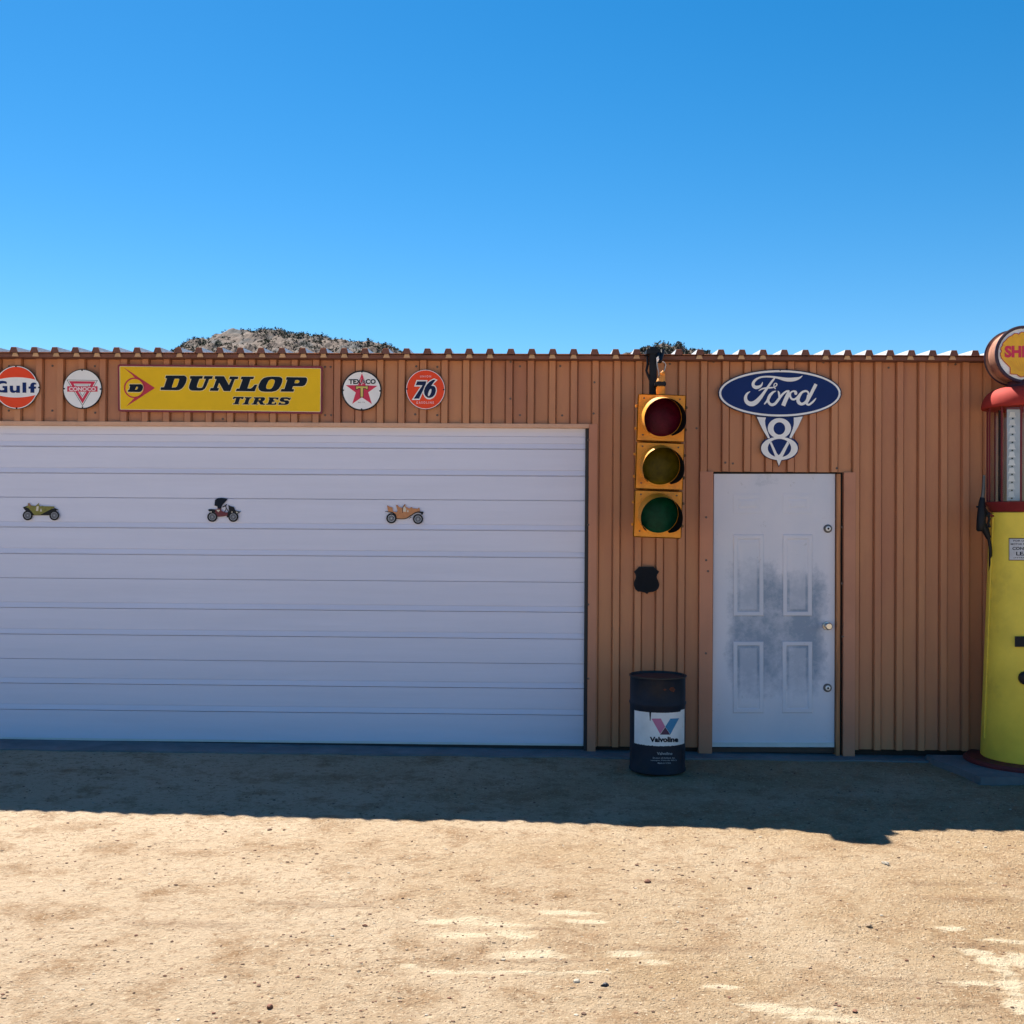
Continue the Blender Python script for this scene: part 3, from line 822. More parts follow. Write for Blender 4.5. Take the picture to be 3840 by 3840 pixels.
# -- yellow tyre sign
s = sign_root('tyre_sign', 825, 1460, 'long yellow tyre sign with a maroon border and dark slab lettering', 'sign')
T = Tr(0, 0, 1)
def rrect(pts, r):
    out = []
    n = len(pts)
    for i in range(n):
        p = Vector(pts[i]); a = (Vector(pts[i - 1]) - p).normalized(); b = (Vector(pts[(i + 1) % n]) - p).normalized()
        for k in range(6):
            t = k / 5
            out.append(tuple((p + a * r) * (1 - t) ** 2 + p * 2 * t * (1 - t) + (p + b * r) * t * t))
    return out
oq = [(441.5, 1366), (443, 1543), (1208.5, 1552), (1210, 1373)]
layer('plate', mat('maroon_enamel', (0.20, 0.008, 0.028), 0.35, var=0.15), s, SY, [[rrect(oq, 9)]], T, 0.012)
layer('cream_line', M_cream, s, SY - E, [[rrect([(448, 1373), (450, 1536), (1202, 1545), (1203.5, 1381)], 4)]], T)
layer('yellow_field', M_yel, s, SY - 2 * E, [[rrect([(450, 1375), (452, 1534), (1200, 1543), (1201.5, 1383)], 4)]], T)
T1 = Tr(440, 1360, 6); T2 = Tr(600, 1390, 6); T3 = Tr(860, 1390, 6)
arc = circ(383, 566, 222, 222, n=24, a0=86, a1=-86)
wings = [(140, 108), (330, 225), (470, 325), (700, 472), (848, 570), (700, 662), (540, 768), (400, 858), (195, 988), (300, 880), (375, 800)] + arc + [(330, 272)]
layer('emblem', M_red, s, SY - 3 * E, [[wings], [circ(383, 566, 236, 231), circ(383, 566, 204, 200)]], T1)
DU = [[(135, 110), (545, 110), (580, 130), (600, 165), (598, 220), (570, 290), (530, 360), (480, 410), (430, 435), (380, 440), (10, 435), (22, 375), (90, 372), (155, 178), (118, 165)],
      [(330, 180), (425, 180), (435, 195), (430, 220), (395, 320), (375, 360), (350, 375), (270, 378), (265, 370), (320, 200)]]
UU = [(680, 120), (965, 120), (950, 180), (885, 185), (828, 340), (828, 370), (850, 388), (920, 388), (950, 375), (970, 340), (1030, 185), (980, 182), (1000, 120), (1190, 122), (1172, 185), (1105, 188), (1045, 345), (1010, 405), (960, 440), (900, 450), (720, 448), (675, 430), (650, 390), (655, 340), (708, 185), (672, 180)]
NN = [(1240, 122), (1440, 125), (1550, 325), (1610, 195), (1555, 190), (1575, 130), (1765, 135), (1750, 190), (1680, 195), (1580, 460), (1435, 458), (1330, 270), (1285, 385), (1330, 395), (1305, 455), (1118, 452), (1140, 390), (1200, 388), (1270, 190), (1228, 185)]
LL = [(272, 135), (558, 135), (540, 190), (475, 192), (405, 400), (480, 402), (530, 365), (570, 315), (630, 315), (570, 465), (145, 460), (165, 405), (225, 402), (298, 198), (255, 190)]
OO = [[(860, 140), (960, 133), (1120, 138), (1170, 155), (1195, 190), (1190, 250), (1160, 330), (1110, 410), (1050, 455), (960, 475), (800, 475), (720, 465), (670, 430), (652, 370), (670, 300), (710, 220), (770, 165)],
      [(920, 200), (960, 192), (1010, 205), (1025, 230), (1015, 280), (980, 360), (950, 400), (910, 415), (850, 412), (825, 385), (830, 340), (865, 260), (890, 220)]]
PP = [[(1290, 145), (1720, 150), (1745, 170), (1752, 210), (1735, 270), (1700, 325), (1650, 350), (1435, 350), (1410, 412), (1460, 420), (1440, 475), (1150, 470), (1175, 412), (1240, 410), (1305, 205), (1270, 200)],
      [(1485, 212), (1560, 212), (1578, 230), (1570, 265), (1540, 285), (1465, 283)]]
TT = [[[(92, 588), (325, 590), (308, 640), (275, 640), (265, 625), (240, 625), (205, 735), (225, 738), (215, 760), (75, 755), (85, 735), (115, 733), (150, 625), (125, 622), (100, 642), (78, 638)]],
      [[(355, 593), (505, 597), (490, 625), (460, 628), (420, 738), (455, 742), (445, 763), (292, 760), (300, 738), (335, 735), (375, 625), (345, 620)]],
      [[(555, 597), (770, 597), (800, 610), (805, 640), (785, 675), (745, 695), (770, 740), (803, 745), (795, 768), (700, 765), (660, 700), (635, 700), (620, 740), (650, 745), (640, 765), (495, 760), (505, 738), (535, 735), (580, 628), (545, 622)],
       [(665, 630), (700, 630), (710, 640), (700, 662), (650, 665)]],
      [[(890, 600), (1110, 605), (1095, 655), (1065, 655), (1050, 632), (1000, 632), (985, 665), (1020, 667), (1010, 700), (965, 700), (952, 740), (1010, 742), (1030, 715), (1060, 715), (1045, 770), (825, 765), (835, 742), (865, 740), (905, 632), (880, 628)]],
      [[(1180, 600), (1310, 600), (1350, 615), (1385, 605), (1368, 660), (1335, 660), (1310, 640), (1240, 638), (1225, 650), (1240, 665), (1310, 668), (1345, 690), (1345, 720), (1320, 755), (1270, 770), (1150, 768), (1100, 772), (1118, 715), (1150, 718), (1170, 738), (1250, 738), (1258, 722), (1240, 705), (1170, 700), (1135, 680), (1135, 645), (1155, 615)]]]
dl = [[(275, 485), (530, 485), (570, 510), (580, 560), (560, 620), (520, 655), (480, 662), (230, 655), (240, 618), (265, 612), (285, 530), (268, 520)], [(430, 540), (460, 545), (462, 570), (445, 600), (410, 610), (395, 605)]]
for Tq_ls, go, gi in (((T2, [DU, [UU], [NN]]), 13, 6), ((T1, [dl]), 13, 6), ((T3, TT), 9, 3)):
    Tq, ls = Tq_ls
    bmo = bmesh.new(); bml = bmesh.new()
    sets = [(Tq, l) for l in ls] + ([(T3, l) for l in ([LL], OO, PP)] if ls[0] is DU else [])
    for q, (Tz, loops) in enumerate(sets):
        plate(bmo, [Tz(offset(loops[0], go), SY - 3 * E - 0.00012 * (q % 3))] + [Tz(offset(h_, -gi), SY - 3 * E - 0.00012 * (q % 3)) for h_ in loops[1:]], E)
        plate(bml, [Tz(l, SY - 4 * E) for l in loops], E)
    obj('letter_outline', bmo, M_cream, s); obj('lettering', bml, M_letter, s)

# -- star sign
s = sign_root('round_sign', 1356, 1464, 'round white sign with a red five pointed star and a gold letter', group=GRP)
T = Tr(1260, 1380, 10.01)
layer('plate', M_black, s, SY, [[circ(962, 848, 750, 757)]], T, 0.006)
layer('white_field', M_white, s, SY - E, [[circ(965, 848, 702, 704)]], T)
star = [(972, 200), (1055, 430), (1112, 650), (1540, 672), (1205, 910), (1340, 1345), (968, 1095), (615, 1335), (745, 920), (375, 648), (832, 645), (890, 430)]
pinkm = mat('pink_outline', (0.80, 0.55, 0.60), 0.35)
layer('star_outline', pinkm, s, SY - 2 * E, [[offset(star, 10)]], T)
layer('star', M_crim, s, SY - 3 * E, [[star]], T)
bm = bmesh.new()
for q, pts in enumerate(([(945, 400, 12), (905, 500, 16), (945, 560, 18), (955, 640, 16)], [(1035, 415, 10), (1000, 520, 18), (970, 620, 16)], [(1040, 500, 12), (1060, 560, 14), (1000, 590, 14)])):
    stroke(bm, T, pts, SY - 3.4 * E - q * 1e-4, 0.0005)
obj('flame_lines', bm, pinkm, s)
bm = bmesh.new(); text_win(bm, 'TEXACO', T, 480, 418, 1492, 602, SY - 3.3 * E, bold=0.035); obj('lettering', bm, M_letter, s)
tl = [(748, 690), (1195, 690), (1185, 800), (1150, 800), (1115, 760), (1020, 750), (1010, 1080), (925, 1080), (920, 750), (840, 755), (800, 790), (755, 795)]
layer('letter_outline', M_letter, s, SY - 3.9 * E, [[offset(tl, 22)]], T)
layer('gold_letter', M_gold, s, SY - 4.7 * E, [[tl]], T)
bm = bmesh.new(); text_win(bm, 'REG. T.M.', T, 830, 1270, 1095, 1308, SY - 1.5 * E); obj('small_print', bm, M_letter, s)
screws(s, T, [(970, 145), (272, 835), (1650, 858), (960, 1545)], SY - 2 * E)

# -- orange number sign
s = sign_root('round_sign', 1596, 1461, 'round orange red sign with a large navy number seventy six', group=GRP)
T = Tr(1500, 1370, 10.01)
layer('plate', M_black, s, SY, [[circ(958, 905, 745, 757)]], T, 0.006)
layer('border', mat('pinkish_white', (0.80, 0.62, 0.66)), s, SY - E, [[circ(958, 905, 728, 740)]], T)
layer('orange_field', M_org, s, SY - 2 * E, [[circ(958, 905, 698, 712)]], T)
w7 = [(620, 550), (1035, 558), (985, 740), (860, 1020), (740, 1300), (440, 1300), (600, 1050), (770, 798), (530, 795)]
w6 = [(1280, 487), (1410, 545), (1240, 715), (1320, 760), (1375, 850), (1385, 960), (1345, 1110), (1260, 1220), (1140, 1278), (1020, 1270), (930, 1200), (870, 1090), (862, 990), (890, 880), (935, 780), (1010, 660), (1130, 560)]
n7 = [(650, 600), (990, 600), (965, 700), (840, 980), (715, 1250), (515, 1250), (690, 990), (845, 745), (590, 745)]
n6 = [(1245, 540), (1340, 540), (1240, 670), (1175, 770), (1240, 770), (1300, 800), (1340, 870), (1345, 960), (1310, 1090), (1230, 1180), (1130, 1220), (1040, 1215), (960, 1160), (910, 1070), (900, 950), (935, 840), (1010, 720), (1120, 610)]
el = [(1115 + 52 * math.cos(a) * 1 + 48 * math.sin(a) * -0.9, 1020 + 140 * math.sin(a)) for a in [2 * math.pi * k / 28 for k in range(28)]]
layer('number_outline', M_white, s, SY - 3 * E, [[w7]], T)
layer('number_outline', M_white, s, SY - 3 * E - 0.0002, [[w6]], T)
layer('number', M_navy, s, SY - 4.4 * E, [[n7], [n6, el]], T)
bm = bmesh.new(); text_win(bm, 'U N I O N', T, 752, 375, 1165, 455, SY - 2.5 * E, bold=0.02); text_win(bm, 'G A S O L I N E', T, 608, 1352, 1270, 1443, SY - 2.5 * E, bold=0.02)
obj('lettering', bm, pinkm, s)
screws(s, T, [(262, 892), (1640, 910)], SY - 2 * E)

# -- blue oval sign with V8 pendant
s = sign_root('oval_sign', 2925, 1475, 'blue oval sign with white script lettering and a V8 emblem hanging below it', 'sign')
T = Tr(2640, 1340, 3.45)
layer('oval_plate', M_navy, s, SY, [[circ(982, 465, 800, 312, n=96)]], T, 0.012)
layer('oval_border', M_white, s, SY - E, [[circ(982, 466, 786, 300, n=96), circ(982, 466, 760, 274, n=96)]], T)
layer('oval_field', M_blue, s, SY - 0.6 * E, [[circ(982, 466, 762, 276, n=96)]], T)
T = Tr(2760, 1390, 6)
ST_ = [[(598, 262, 14), (572, 325, 42), (515, 365, 66), (445, 375, 78), (395, 342, 70), (387, 285, 64), (425, 222, 56), (500, 168, 42), (600, 140, 38), (720, 134, 38), (850, 142, 42), (960, 162, 52), (1080, 190, 76), (1200, 202, 86), (1320, 192, 80), (1420, 165, 48), (1492, 118, 12)],
       [(870, 165, 34), (800, 255, 50), (720, 365, 52), (640, 480, 60), (560, 590, 80), (470, 690, 100), (385, 742, 108), (300, 740, 98), (235, 690, 85), (215, 620, 70), (230, 550, 55), (270, 500, 38), (312, 474, 16)],
       [(515, 450, 16), (580, 412, 30), (660, 392, 34), (760, 385, 34), (840, 376, 28), (895, 350, 26), (922, 310, 24), (905, 284, 20), (872, 290, 20), (853, 330, 24), (868, 380, 26), (885, 404, 22)],
       [(898, 458, 14), (840, 482, 44), (770, 550, 66), (735, 620, 64), (700, 680, 48), (642, 748, 28)],
       [(735, 600, 60), (725, 680, 56), (760, 745, 58), (815, 768, 62), (880, 740, 62), (940, 670, 60), (1000, 590, 52), (1060, 520, 46), (1130, 468, 42), (1185, 462, 46)],
       [(945, 458, 14), (965, 500, 44), (975, 560, 48), (975, 610, 40)],
       [(1190, 480, 60), (1155, 570, 88), (1110, 670, 90), (1062, 788, 92)],
       [(1205, 530, 50), (1250, 478, 34), (1300, 462, 40), (1340, 480, 60), (1345, 512, 66)],
       [(1215, 520, 44), (1222, 585, 42), (1255, 635, 44), (1310, 646, 44), (1375, 606, 46), (1440, 530, 50), (1500, 478, 50), (1570, 458, 44), (1615, 478, 40), (1635, 520, 40)],
       [(1470, 500, 50), (1420, 580, 68), (1395, 650, 74), (1412, 715, 76), (1475, 752, 62), (1550, 722, 60), (1600, 650, 50), (1620, 560, 50)],
       [(1800, 302, 72), (1740, 420, 74), (1680, 540, 70), (1620, 660, 62), (1590, 735, 52), (1640, 765, 44), (1710, 718, 44), (1768, 660, 34), (1800, 616, 14)]]
bm = bmesh.new()
for q, pts in enumerate(ST_):
    stroke(bm, T, pts, SY - 1.6 * E - q * 0.00012, 0.0012, cap=q not in (6, 10))
obj('script_lettering', bm, M_white, s)
T = Tr(2800, 1540, 7.983)
y8 = SY + 0.004
plate_pts = [(290, 178), (980, 190), (1692, 168), (1345, 822), (1450, 880), (1535, 980), (1550, 1130), (1505, 1280), (1405, 1390), (1250, 1462), (1045, 1490), (968, 1665), (900, 1485), (700, 1442), (555, 1372), (458, 1270), (422, 1120), (455, 980), (535, 880), (632, 828)]
layer('emblem_plate', M_navy, s, y8, [[offset(plate_pts, 10)]], T, 0.012)
layer('emblem_field', M_blue, s, y8 - 0.5 * E, [[plate_pts]], T)
bm = bmesh.new()
for q, loops in enumerate([
    [[(305, 185), (575, 205), (548, 300), (560, 430), (600, 570), (695, 815), (640, 830), (500, 600), (400, 400)]],
    [[(1410, 205), (1680, 175), (1540, 480), (1335, 830), (1280, 800), (1380, 540), (1415, 400)]],
    [circ(982, 1130, 548, 348), circ(982, 1120, 350, 275)],
    [circ(980, 525, 348, 303), circ(978, 533, 174, 187)],
    [[(690, 960), (745, 935), (905, 1280), (955, 1338), (1005, 1290), (1220, 915), (1272, 985), (1068, 1395), (1038, 1490), (965, 1652), (905, 1482), (860, 1385)]]]):
    plate(bm, [T(l, y8 - 1.5 * E - q * 0.00025) for l in loops], 0.0012)
obj('emblem_figure', bm, M_white, s)
screws(s, Tr(2640, 1340, 3.45), [(985, 168), (190, 475), (1772, 462)], SY - E, 0.005)

# -- black shield
s = sign_root('shield_plaque', 2423, 2180, 'small blank black shield shaped plaque on the wall under the traffic light', 'plaque')
T = Tr(2340, 2080, 10.7333)
sh = [(605, 480), (900, 484), (1190, 480), (1320, 600), (1422, 688), (1345, 790), (1320, 870), (1330, 950), (1395, 1080), (1420, 1180), (1415, 1260), (1375, 1370), (1290, 1455), (1160, 1500), (1000, 1520), (930, 1592), (850, 1535), (700, 1500), (560, 1485), (460, 1400), (400, 1260), (392, 1180), (410, 1080), (472, 950), (482, 870), (455, 780), (398, 690), (500, 590)]
layer('plate', M_black, s, SY + 0.002, [[sh]], T, 0.008)
layer('face', mat('faded_black', (0.007, 0.010, 0.016), 0.7, spec=0.15, var=0.3), s, SY + 0.002 - E, [[offset(sh, -30)]], T)

# ================================================================== little cars on the garage door
CY_ = gdoor_y - 0.012
def wheel(parent, T, cx, cy, r, y, rimc, spokes=12, tyre=None):
    w = obj_plate('wheel', tyre or M_black, parent, y, [[circ(cx, cy, r, n=36)]], T, 0.003)
    bm = bmesh.new()
    plate(bm, [T(circ(cx, cy, r * 0.68, n=32), y - 0.0006), T(circ(cx, cy, r * 0.58, n=32), y - 0.0006)], 0.0005)
    for k in range(spokes):
        a = 2 * math.pi * k / spokes
        stroke(bm, T, [(cx + r * 0.2 * math.cos(a), cy + r * 0.2 * math.sin(a), r * 0.07), (cx + r * 0.62 * math.cos(a), cy + r * 0.62 * math.sin(a), r * 0.09)], y - 0.0009, 0.0005, 1, cap=False)
    plate(bm, [T(circ(cx, cy, r * 0.17, n=16), y - 0.0012)], 0.001)
    obj('spokes', bm, rimc, w)
def obj_plate(name, m, parent, y, loops_list, T, thick=0.002):
    return layer(name, m, parent, y, loops_list, T, thick)
GC = 'little cutout vintage cars across the garage door'
grey = mat('grey_paint', (0.30, 0.32, 0.38), 0.5)
pale = mat('pale_paint', (0.62, 0.58, 0.50), 0.5)
T = Tr(60, 1860, 9.66)
s = empty('car_cutout', P(152, 1920, gdoor_y), 'small cutout of an olive green vintage roadster on the garage door', 'ornament', GC)
obj_plate('chassis', M_black, s, CY_ + 0.002, [[[(245, 410), (430, 345), (560, 540), (900, 600), (1270, 470), (1400, 440), (1535, 500), (1440, 520), (1460, 620), (1200, 700), (620, 700), (330, 520)]]], T, 0.006)
obj_plate('body', mat('olive_paint', (0.20, 0.19, 0.03), 0.5, var=0.3, scale=60), s, CY_, [[[(330, 395), (430, 350), (425, 268), (480, 252), (540, 335), (610, 355), (700, 360), (720, 350), (830, 245), (822, 320), (880, 375), (950, 355), (1010, 370), (1370, 375), (1400, 420), (1280, 470), (1100, 560), (880, 680), (660, 690), (560, 560), (450, 440)]]], T)
obj_plate('seat', mat('tan_leather', (0.30, 0.15, 0.09), 0.6), s, CY_ - 0.0015, [[[(428, 268), (480, 256), (540, 340), (520, 400), (450, 350)]]], T, 0.001)
obj_plate('windscreen', pale, s, CY_ - 0.0015, [[[(718, 540), (750, 370), (822, 370), (805, 540)]], [[(865, 560), (905, 440), (940, 560)]]], T, 0.001)
for cx in (420, 1385): wheel(s, T, cx, 705, 178, CY_ - 0.003, grey)
T = Tr(740, 1840, 9.66)
s = empty('car_cutout', P(838, 1915, gdoor_y), 'small cutout of a maroon vintage buggy with a black folding hood', 'ornament', GC)
obj_plate('hood', M_letter, s, CY_, [[[(620, 540), (630, 440), (640, 340), (700, 290), (770, 265), (880, 258), (1000, 275), (1090, 300), (1000, 420), (930, 490), (880, 560), (860, 650), (735, 645), (725, 572)]]], T, 0.004)
obj_plate('body', mat('maroon_paint', (0.14, 0.015, 0.03), 0.5), s, CY_ - 0.0012, [[[(640, 690), (740, 650), (845, 650), (880, 730), (1000, 785), (1100, 790), (1090, 900), (960, 930), (730, 950), (660, 830)]]], T)
obj_plate('fender', M_black, s, CY_ + 0.001, [[[(380, 700), (440, 665), (700, 680), (720, 800), (450, 760)]], [[(1040, 820), (1150, 740), (1120, 520), (1200, 560), (1320, 590), (1345, 660), (1390, 725), (1575, 760), (1430, 855), (1340, 760), (1180, 960), (1070, 970)]]], T, 0.003)
obj_plate('lamps', pale, s, CY_ - 0.004, [[circ(495, 770, 26, n=14)], [circ(1255, 775, 24, n=14)], [[(1395, 755), (1500, 780), (1430, 825)]], [[(680, 690), (760, 690), (830, 700), (760, 780)]]], T, 0.001)
bm = bmesh.new()
for q, pts in enumerate(([(925, 585, 30), (990, 555, 34), (1055, 505, 34)], [(1025, 560, 26), (1060, 660, 24), (1140, 770, 26)], [(1040, 640, 20), (990, 770, 22)])): stroke(bm, T, pts, CY_ - q * 1e-4, 0.003)
obj('steering_wheel', bm, M_letter, s)
for cx in (540, 1300): wheel(s, T, cx, 950, 182, CY_ - 0.003, grey)
T = Tr(1420, 1860, 9.66)
s = empty('car_cutout', P(1517, 1925, gdoor_y), 'small cutout of an orange tan vintage touring car near the door edge', 'ornament', GC)
obj_plate('body', mat('orange_tan_paint', (0.52, 0.22, 0.09), 0.5, var=0.15, scale=60), s, CY_, [[[(345, 570), (325, 470), (302, 340), (345, 350), (395, 390), (500, 410), (520, 560), (655, 585), (682, 520), (625, 325), (690, 325), (740, 400), (860, 430), (940, 295), (972, 300), (965, 380), (1110, 450), (1160, 410), (1215, 405), (1225, 445), (1420, 458), (1440, 425), (1482, 435), (1500, 565), (1380, 585), (1130, 720), (960, 822), (655, 822), (610, 700), (500, 605)]]], T)
obj_plate('windscreen', pale, s, CY_ - 0.0012, [[[(880, 560), (900, 400), (950, 380), (1000, 480), (980, 580)]], [[(1020, 580), (1040, 500), (1080, 520), (1085, 585)]]], T, 0.001)
bm = bmesh.new()
for q, pts in enumerate(([(240, 560, 20), (400, 580, 30), (520, 610, 34), (610, 690, 34), (645, 810, 24)], [(650, 822, 22), (960, 820, 26), (1150, 720, 34), (1370, 590, 40), (1590, 600, 70)], [(865, 610, 14), (870, 420, 16), (945, 310, 16)], [(1565, 590, 60), (1570, 650, 60)], [(1110, 810, 16), (1170, 770, 22)])):
    stroke(bm, T, pts, CY_ - 0.0016 - q * 1e-4, 0.003)
obj('fender', bm, M_black, s)
for cx, cy in ((460, 808), (1425, 835)): wheel(s, T, cx, cy, 185, CY_ - 0.002 - 0.004, mat('light_grey_paint', (0.42, 0.45, 0.52), 0.5), 10)

# ================================================================== traffic light
HY = 7.58                                  # front of the housings
M_tl = mat('signal_yellow', (0.78, 0.295, 0.012), 0.5, var=0.14, scale=7, bump=0.05, bscale=30, col2=(0.48, 0.17, 0.015), mixscale=9, mixlo=0.52, mixhi=0.75, chips=((0.14, 0.06, 0.02), 14, 0.70))
M_vis = mat('visor_black', (0.006, 0.006, 0.008), 0.8, spec=0.1)
tl_a, tr_a = P(2391, 1478, HY), P(2574, 1478, HY); bl_a, br_a = P(2375, 2018, HY), P(2553, 2019, HY)
top = (tl_a + tr_a) / 2; bot = (bl_a + br_a) / 2
HH = (top - bot).length; HW = ((tr_a - tl_a).length + (br_a - bl_a).length) / 2
zax = (top - bot).normalized(); yax = Vector((0, 1, 0)); xax = yax.cross(zax).normalized()
LM = Matrix((xax, yax, zax)).transposed().to_4x4(); LM.translation = bot
tlr = empty('traffic_light', bot, 'yellow three lamp traffic light hung on a black post against the wall', 'traffic light')
sec = HH / 3
lensm = {}
for nm, c_ in (('red', (0.075, 0.002, 0.014)), ('amber', (0.09, 0.07, 0.003)), ('green', (0.001, 0.055, 0.03))):
    m = mat('lens_' + nm, c_, 0.35, var=0.35, scale=16, bump=0.25, bscale=120, spec=0.12); lensm[nm] = m
for i, nm in enumerate(('green', 'amber', 'red')):
    z0 = i * sec + 0.002; z1 = (i + 1) * sec - 0.002; zc = (z0 + z1) / 2 + 0.006
    bm = bmesh.new()
    box(bm, -HW / 2 + 0.012, HW / 2 - 0.012, 0.0, 0.17, z0, z1, bev=0.010, M=LM)
    hs = obj('housing', bm, M_tl, tlr)
    bm = bmesh.new()
    box(bm, -HW / 2, HW / 2, -0.012, -0.0005, z0 + 0.001, z1 - 0.001, bev=0.006, M=LM)
    ML = LM @ Matrix.Translation((0, -0.012, zc)) @ Matrix.Rotation(R(90), 4, 'X')
    lathe(bm, [(0.152, -0.002), (0.150, 0.007), (0.142, 0.009)], 0, 0, 48, M=ML)
    dr = obj('lamp_door', bm, M_tl, hs, smooth=30)
    bm = bmesh.new()
    RL = 0.136
    pr_ = [(RL, 0.0095), (RL * 0.97, 0.0155), (RL * 0.85, 0.022), (RL * 0.6, 0.030), (RL * 0.3, 0.034), (0.004, 0.0355)]
    lathe(bm, pr_, 0, 0, 48, M=ML)
    obj('lens', bm, lensm[nm], hs, smooth=60)
    # tunnel visor, open at the bottom, drooping
    bm = bmesh.new(); n = 56; g0, g1 = -90 + 30, 270 - 36
    LV = 0.235; droop = R(8.5)
    def vp(a, t, r):
        zz = r * math.sin(R(a)); xx_ = r * math.cos(R(a)); yy = -0.013 - LV * t
        zz -= LV * t * math.tan(droop)
        return LM @ Vector((xx_, yy, zz + zc))
    cols = []
    for k in range(n + 1):
        a = g0 + (g1 - g0) * k / n
        # lower flaps shorten towards the ends
        e = min(1.0, (a - g0) / 42 + 0.0, (g1 - a) / 42 + 0.0)
        ln = 0.32 + 0.68 * max(0.0, math.sin(math.pi / 2 * e))
        cols.append([bm.verts.new(vp(a, ln * j / 4, RL + 0.006)) for j in range(5)] + [bm.verts.new(vp(a, ln * j / 4, RL + 0.0035)) for j in (4, 3, 2, 1, 0)])
    for p, q in zip(cols, cols[1:]):
        for j in range(9):
            f = bm.faces.new((p[j], p[j + 1], q[j + 1], q[j])); f.material_index = 0 if j < 4 else 1
    for cc in (cols[0], cols[-1]):
        bm.faces.new(cc).material_index = 1
    obj('visor', bm, [M_tl, M_vis], hs, smooth=50)
    for sx_ in (-1, 1):
        for dz in (0.09, sec - 0.09):
            bm = bmesh.new(); xb = sx_ * (HW / 2 + 0.007)
            box(bm, xb - 0.008, xb + 0.008, 0.0, 0.03, z0 + dz - 0.010, z0 + dz + 0.010, bev=0.003, M=LM)
            box(bm, xb + sx_ * 0.002 - 0.005, xb + sx_ * 0.002 + 0.005, -0.012, 0.002, z0 + dz - 0.005, z0 + dz + 0.005, bev=0.002, M=LM)
            obj('hinge', bm, M_tl if sx_ < 0 else mat('tarnished_brass', (0.12, 0.07, 0.03), 0.5, metal=0.3), hs)
    for sx_, sz in ((-1, 1), (1, 1), (-1, -1)):
        Ms = LM @ Matrix.Translation((sx_ * 0.125, -0.0125, zc + sz * 0.128)) @ Matrix.Rotation(R(90), 4, 'X')
        bm = bmesh.new(); lathe(bm, [(0.006, -0.001), (0.006, 0.003), (0.003, 0.005)], 0, 0, 10, M=Ms); obj('screw', bm, M_steel, hs)
# mounting post, hub, clamp, wires
pa, pb = P(2450, 1300, HY + 0.20), P(2444, 1500, HY + 0.20)
bm = bmesh.new(); box(bm, pa.x - 0.026, pa.x + 0.026, HY + 0.19, HY + 0.24, P(2444, 2000, HY + .2).z, pa.z + 0.0, bev=0.004); obj('mounting_post', bm, M_black, tlr)
for bx_ in [(pa.x - 0.05, pa.x + 0.05, HY + 0.165, WY - 0.028, zq - 0.02, zq + 0.02) for zq in (top.z - 0.12, bot.z + 0.12)] + [(pa.x - 0.05, pa.x + 0.05, HY + 0.18, WY, P(2450, 1318, HY + .2).z - 0.02, P(2450, 1318, HY + .2).z + 0.015)]:
    bm = bmesh.new(); box(bm, *bx_, bev=0.003); obj('wall_bracket', bm, M_black, tlr)
HYc = HY + 0.085
c0, c1 = P(2461, 1468, HYc), P(2493, 1449, HYc)
bm = bmesh.new(); box(bm, c0.x, c1.x, HYc - 0.03, HYc + 0.03, top.z - 0.004, c1.z, bev=0.006); obj('hub', bm, M_tl, tlr)
bm = bmesh.new(); c0, c1 = P(2460, 1449, HYc), P(2496, 1432, HYc); box(bm, c0.x, c1.x, HYc - 0.036, HYc + 0.036, c0.z + 0.001, c1.z, bev=0.006)
box(bm, pa.x, c0.x + 0.01, HYc - 0.015, HY + 0.19, c0.z + 0.004, c1.z - 0.004, bev=0.003)
obj('clamp', bm, M_black, tlr)
bm = bmesh.new()
e0 = P(2481, 1432, HYc)
tube(bm, [P(2479, 1433, HYc), P(2480, 1424, HYc), P(2484, 1412, HYc), P(2487, 1402, HYc), P(2486, 1396, HYc - 0.02), P(2479, 1401, HYc - 0.035)], [0.034, 0.029, 0.019, 0.014, 0.012, 0.010], 14)
obj('pipe_elbow', bm, mat('orange_fitting', (0.72, 0.30, 0.05), 0.55, var=0.1), tlr, smooth=50)
bm = bmesh.new()
tube(bm, [P(2428, 1335, HY + .25), P(2429, 1365, HY + .24), P(2424, 1390, HY + .22), P(2432, 1412, HY + .22), P(2440, 1430, HY + .22), P(2444, 1460, HY + .2)], 0.009, 8)
tube(bm, [P(2468, 1322, HY + .2), P(2470, 1345, HYc + .06), P(2468, 1356, HYc + .04)], 0.014, 8)
tube(bm, [P(2484, 1313, HY + .22), P(2482, 1330, HY + .2), P(2474, 1356, HYc + .05)], 0.016, 8)
obj('cable', bm, M_black, tlr, smooth=60)
bm = bmesh.new()
tube(bm, [P(2464, 1356, HYc + .02), P(2465, 1375, HYc), P(2470, 1395, HYc), P(2472, 1412, HYc)], 0.004, 6)
tube(bm, [P(2484, 1356, HYc), P(2492, 1360, HYc), P(2497, 1368, HYc), P(2494, 1382, HYc), P(2489, 1396, HYc)], 0.0035, 6)
obj('wire', bm, mat('grey_wire', (0.32, 0.34, 0.36), 0.5), tlr, smooth=60)
bm = bmesh.new(); tube(bm, [P(2466, 1340, HYc), P(2467, 1348, HYc), P(2465, 1356, HYc)], [0.007, 0.010, 0.005], 8); obj('wire_connector', bm, M_white, tlr)

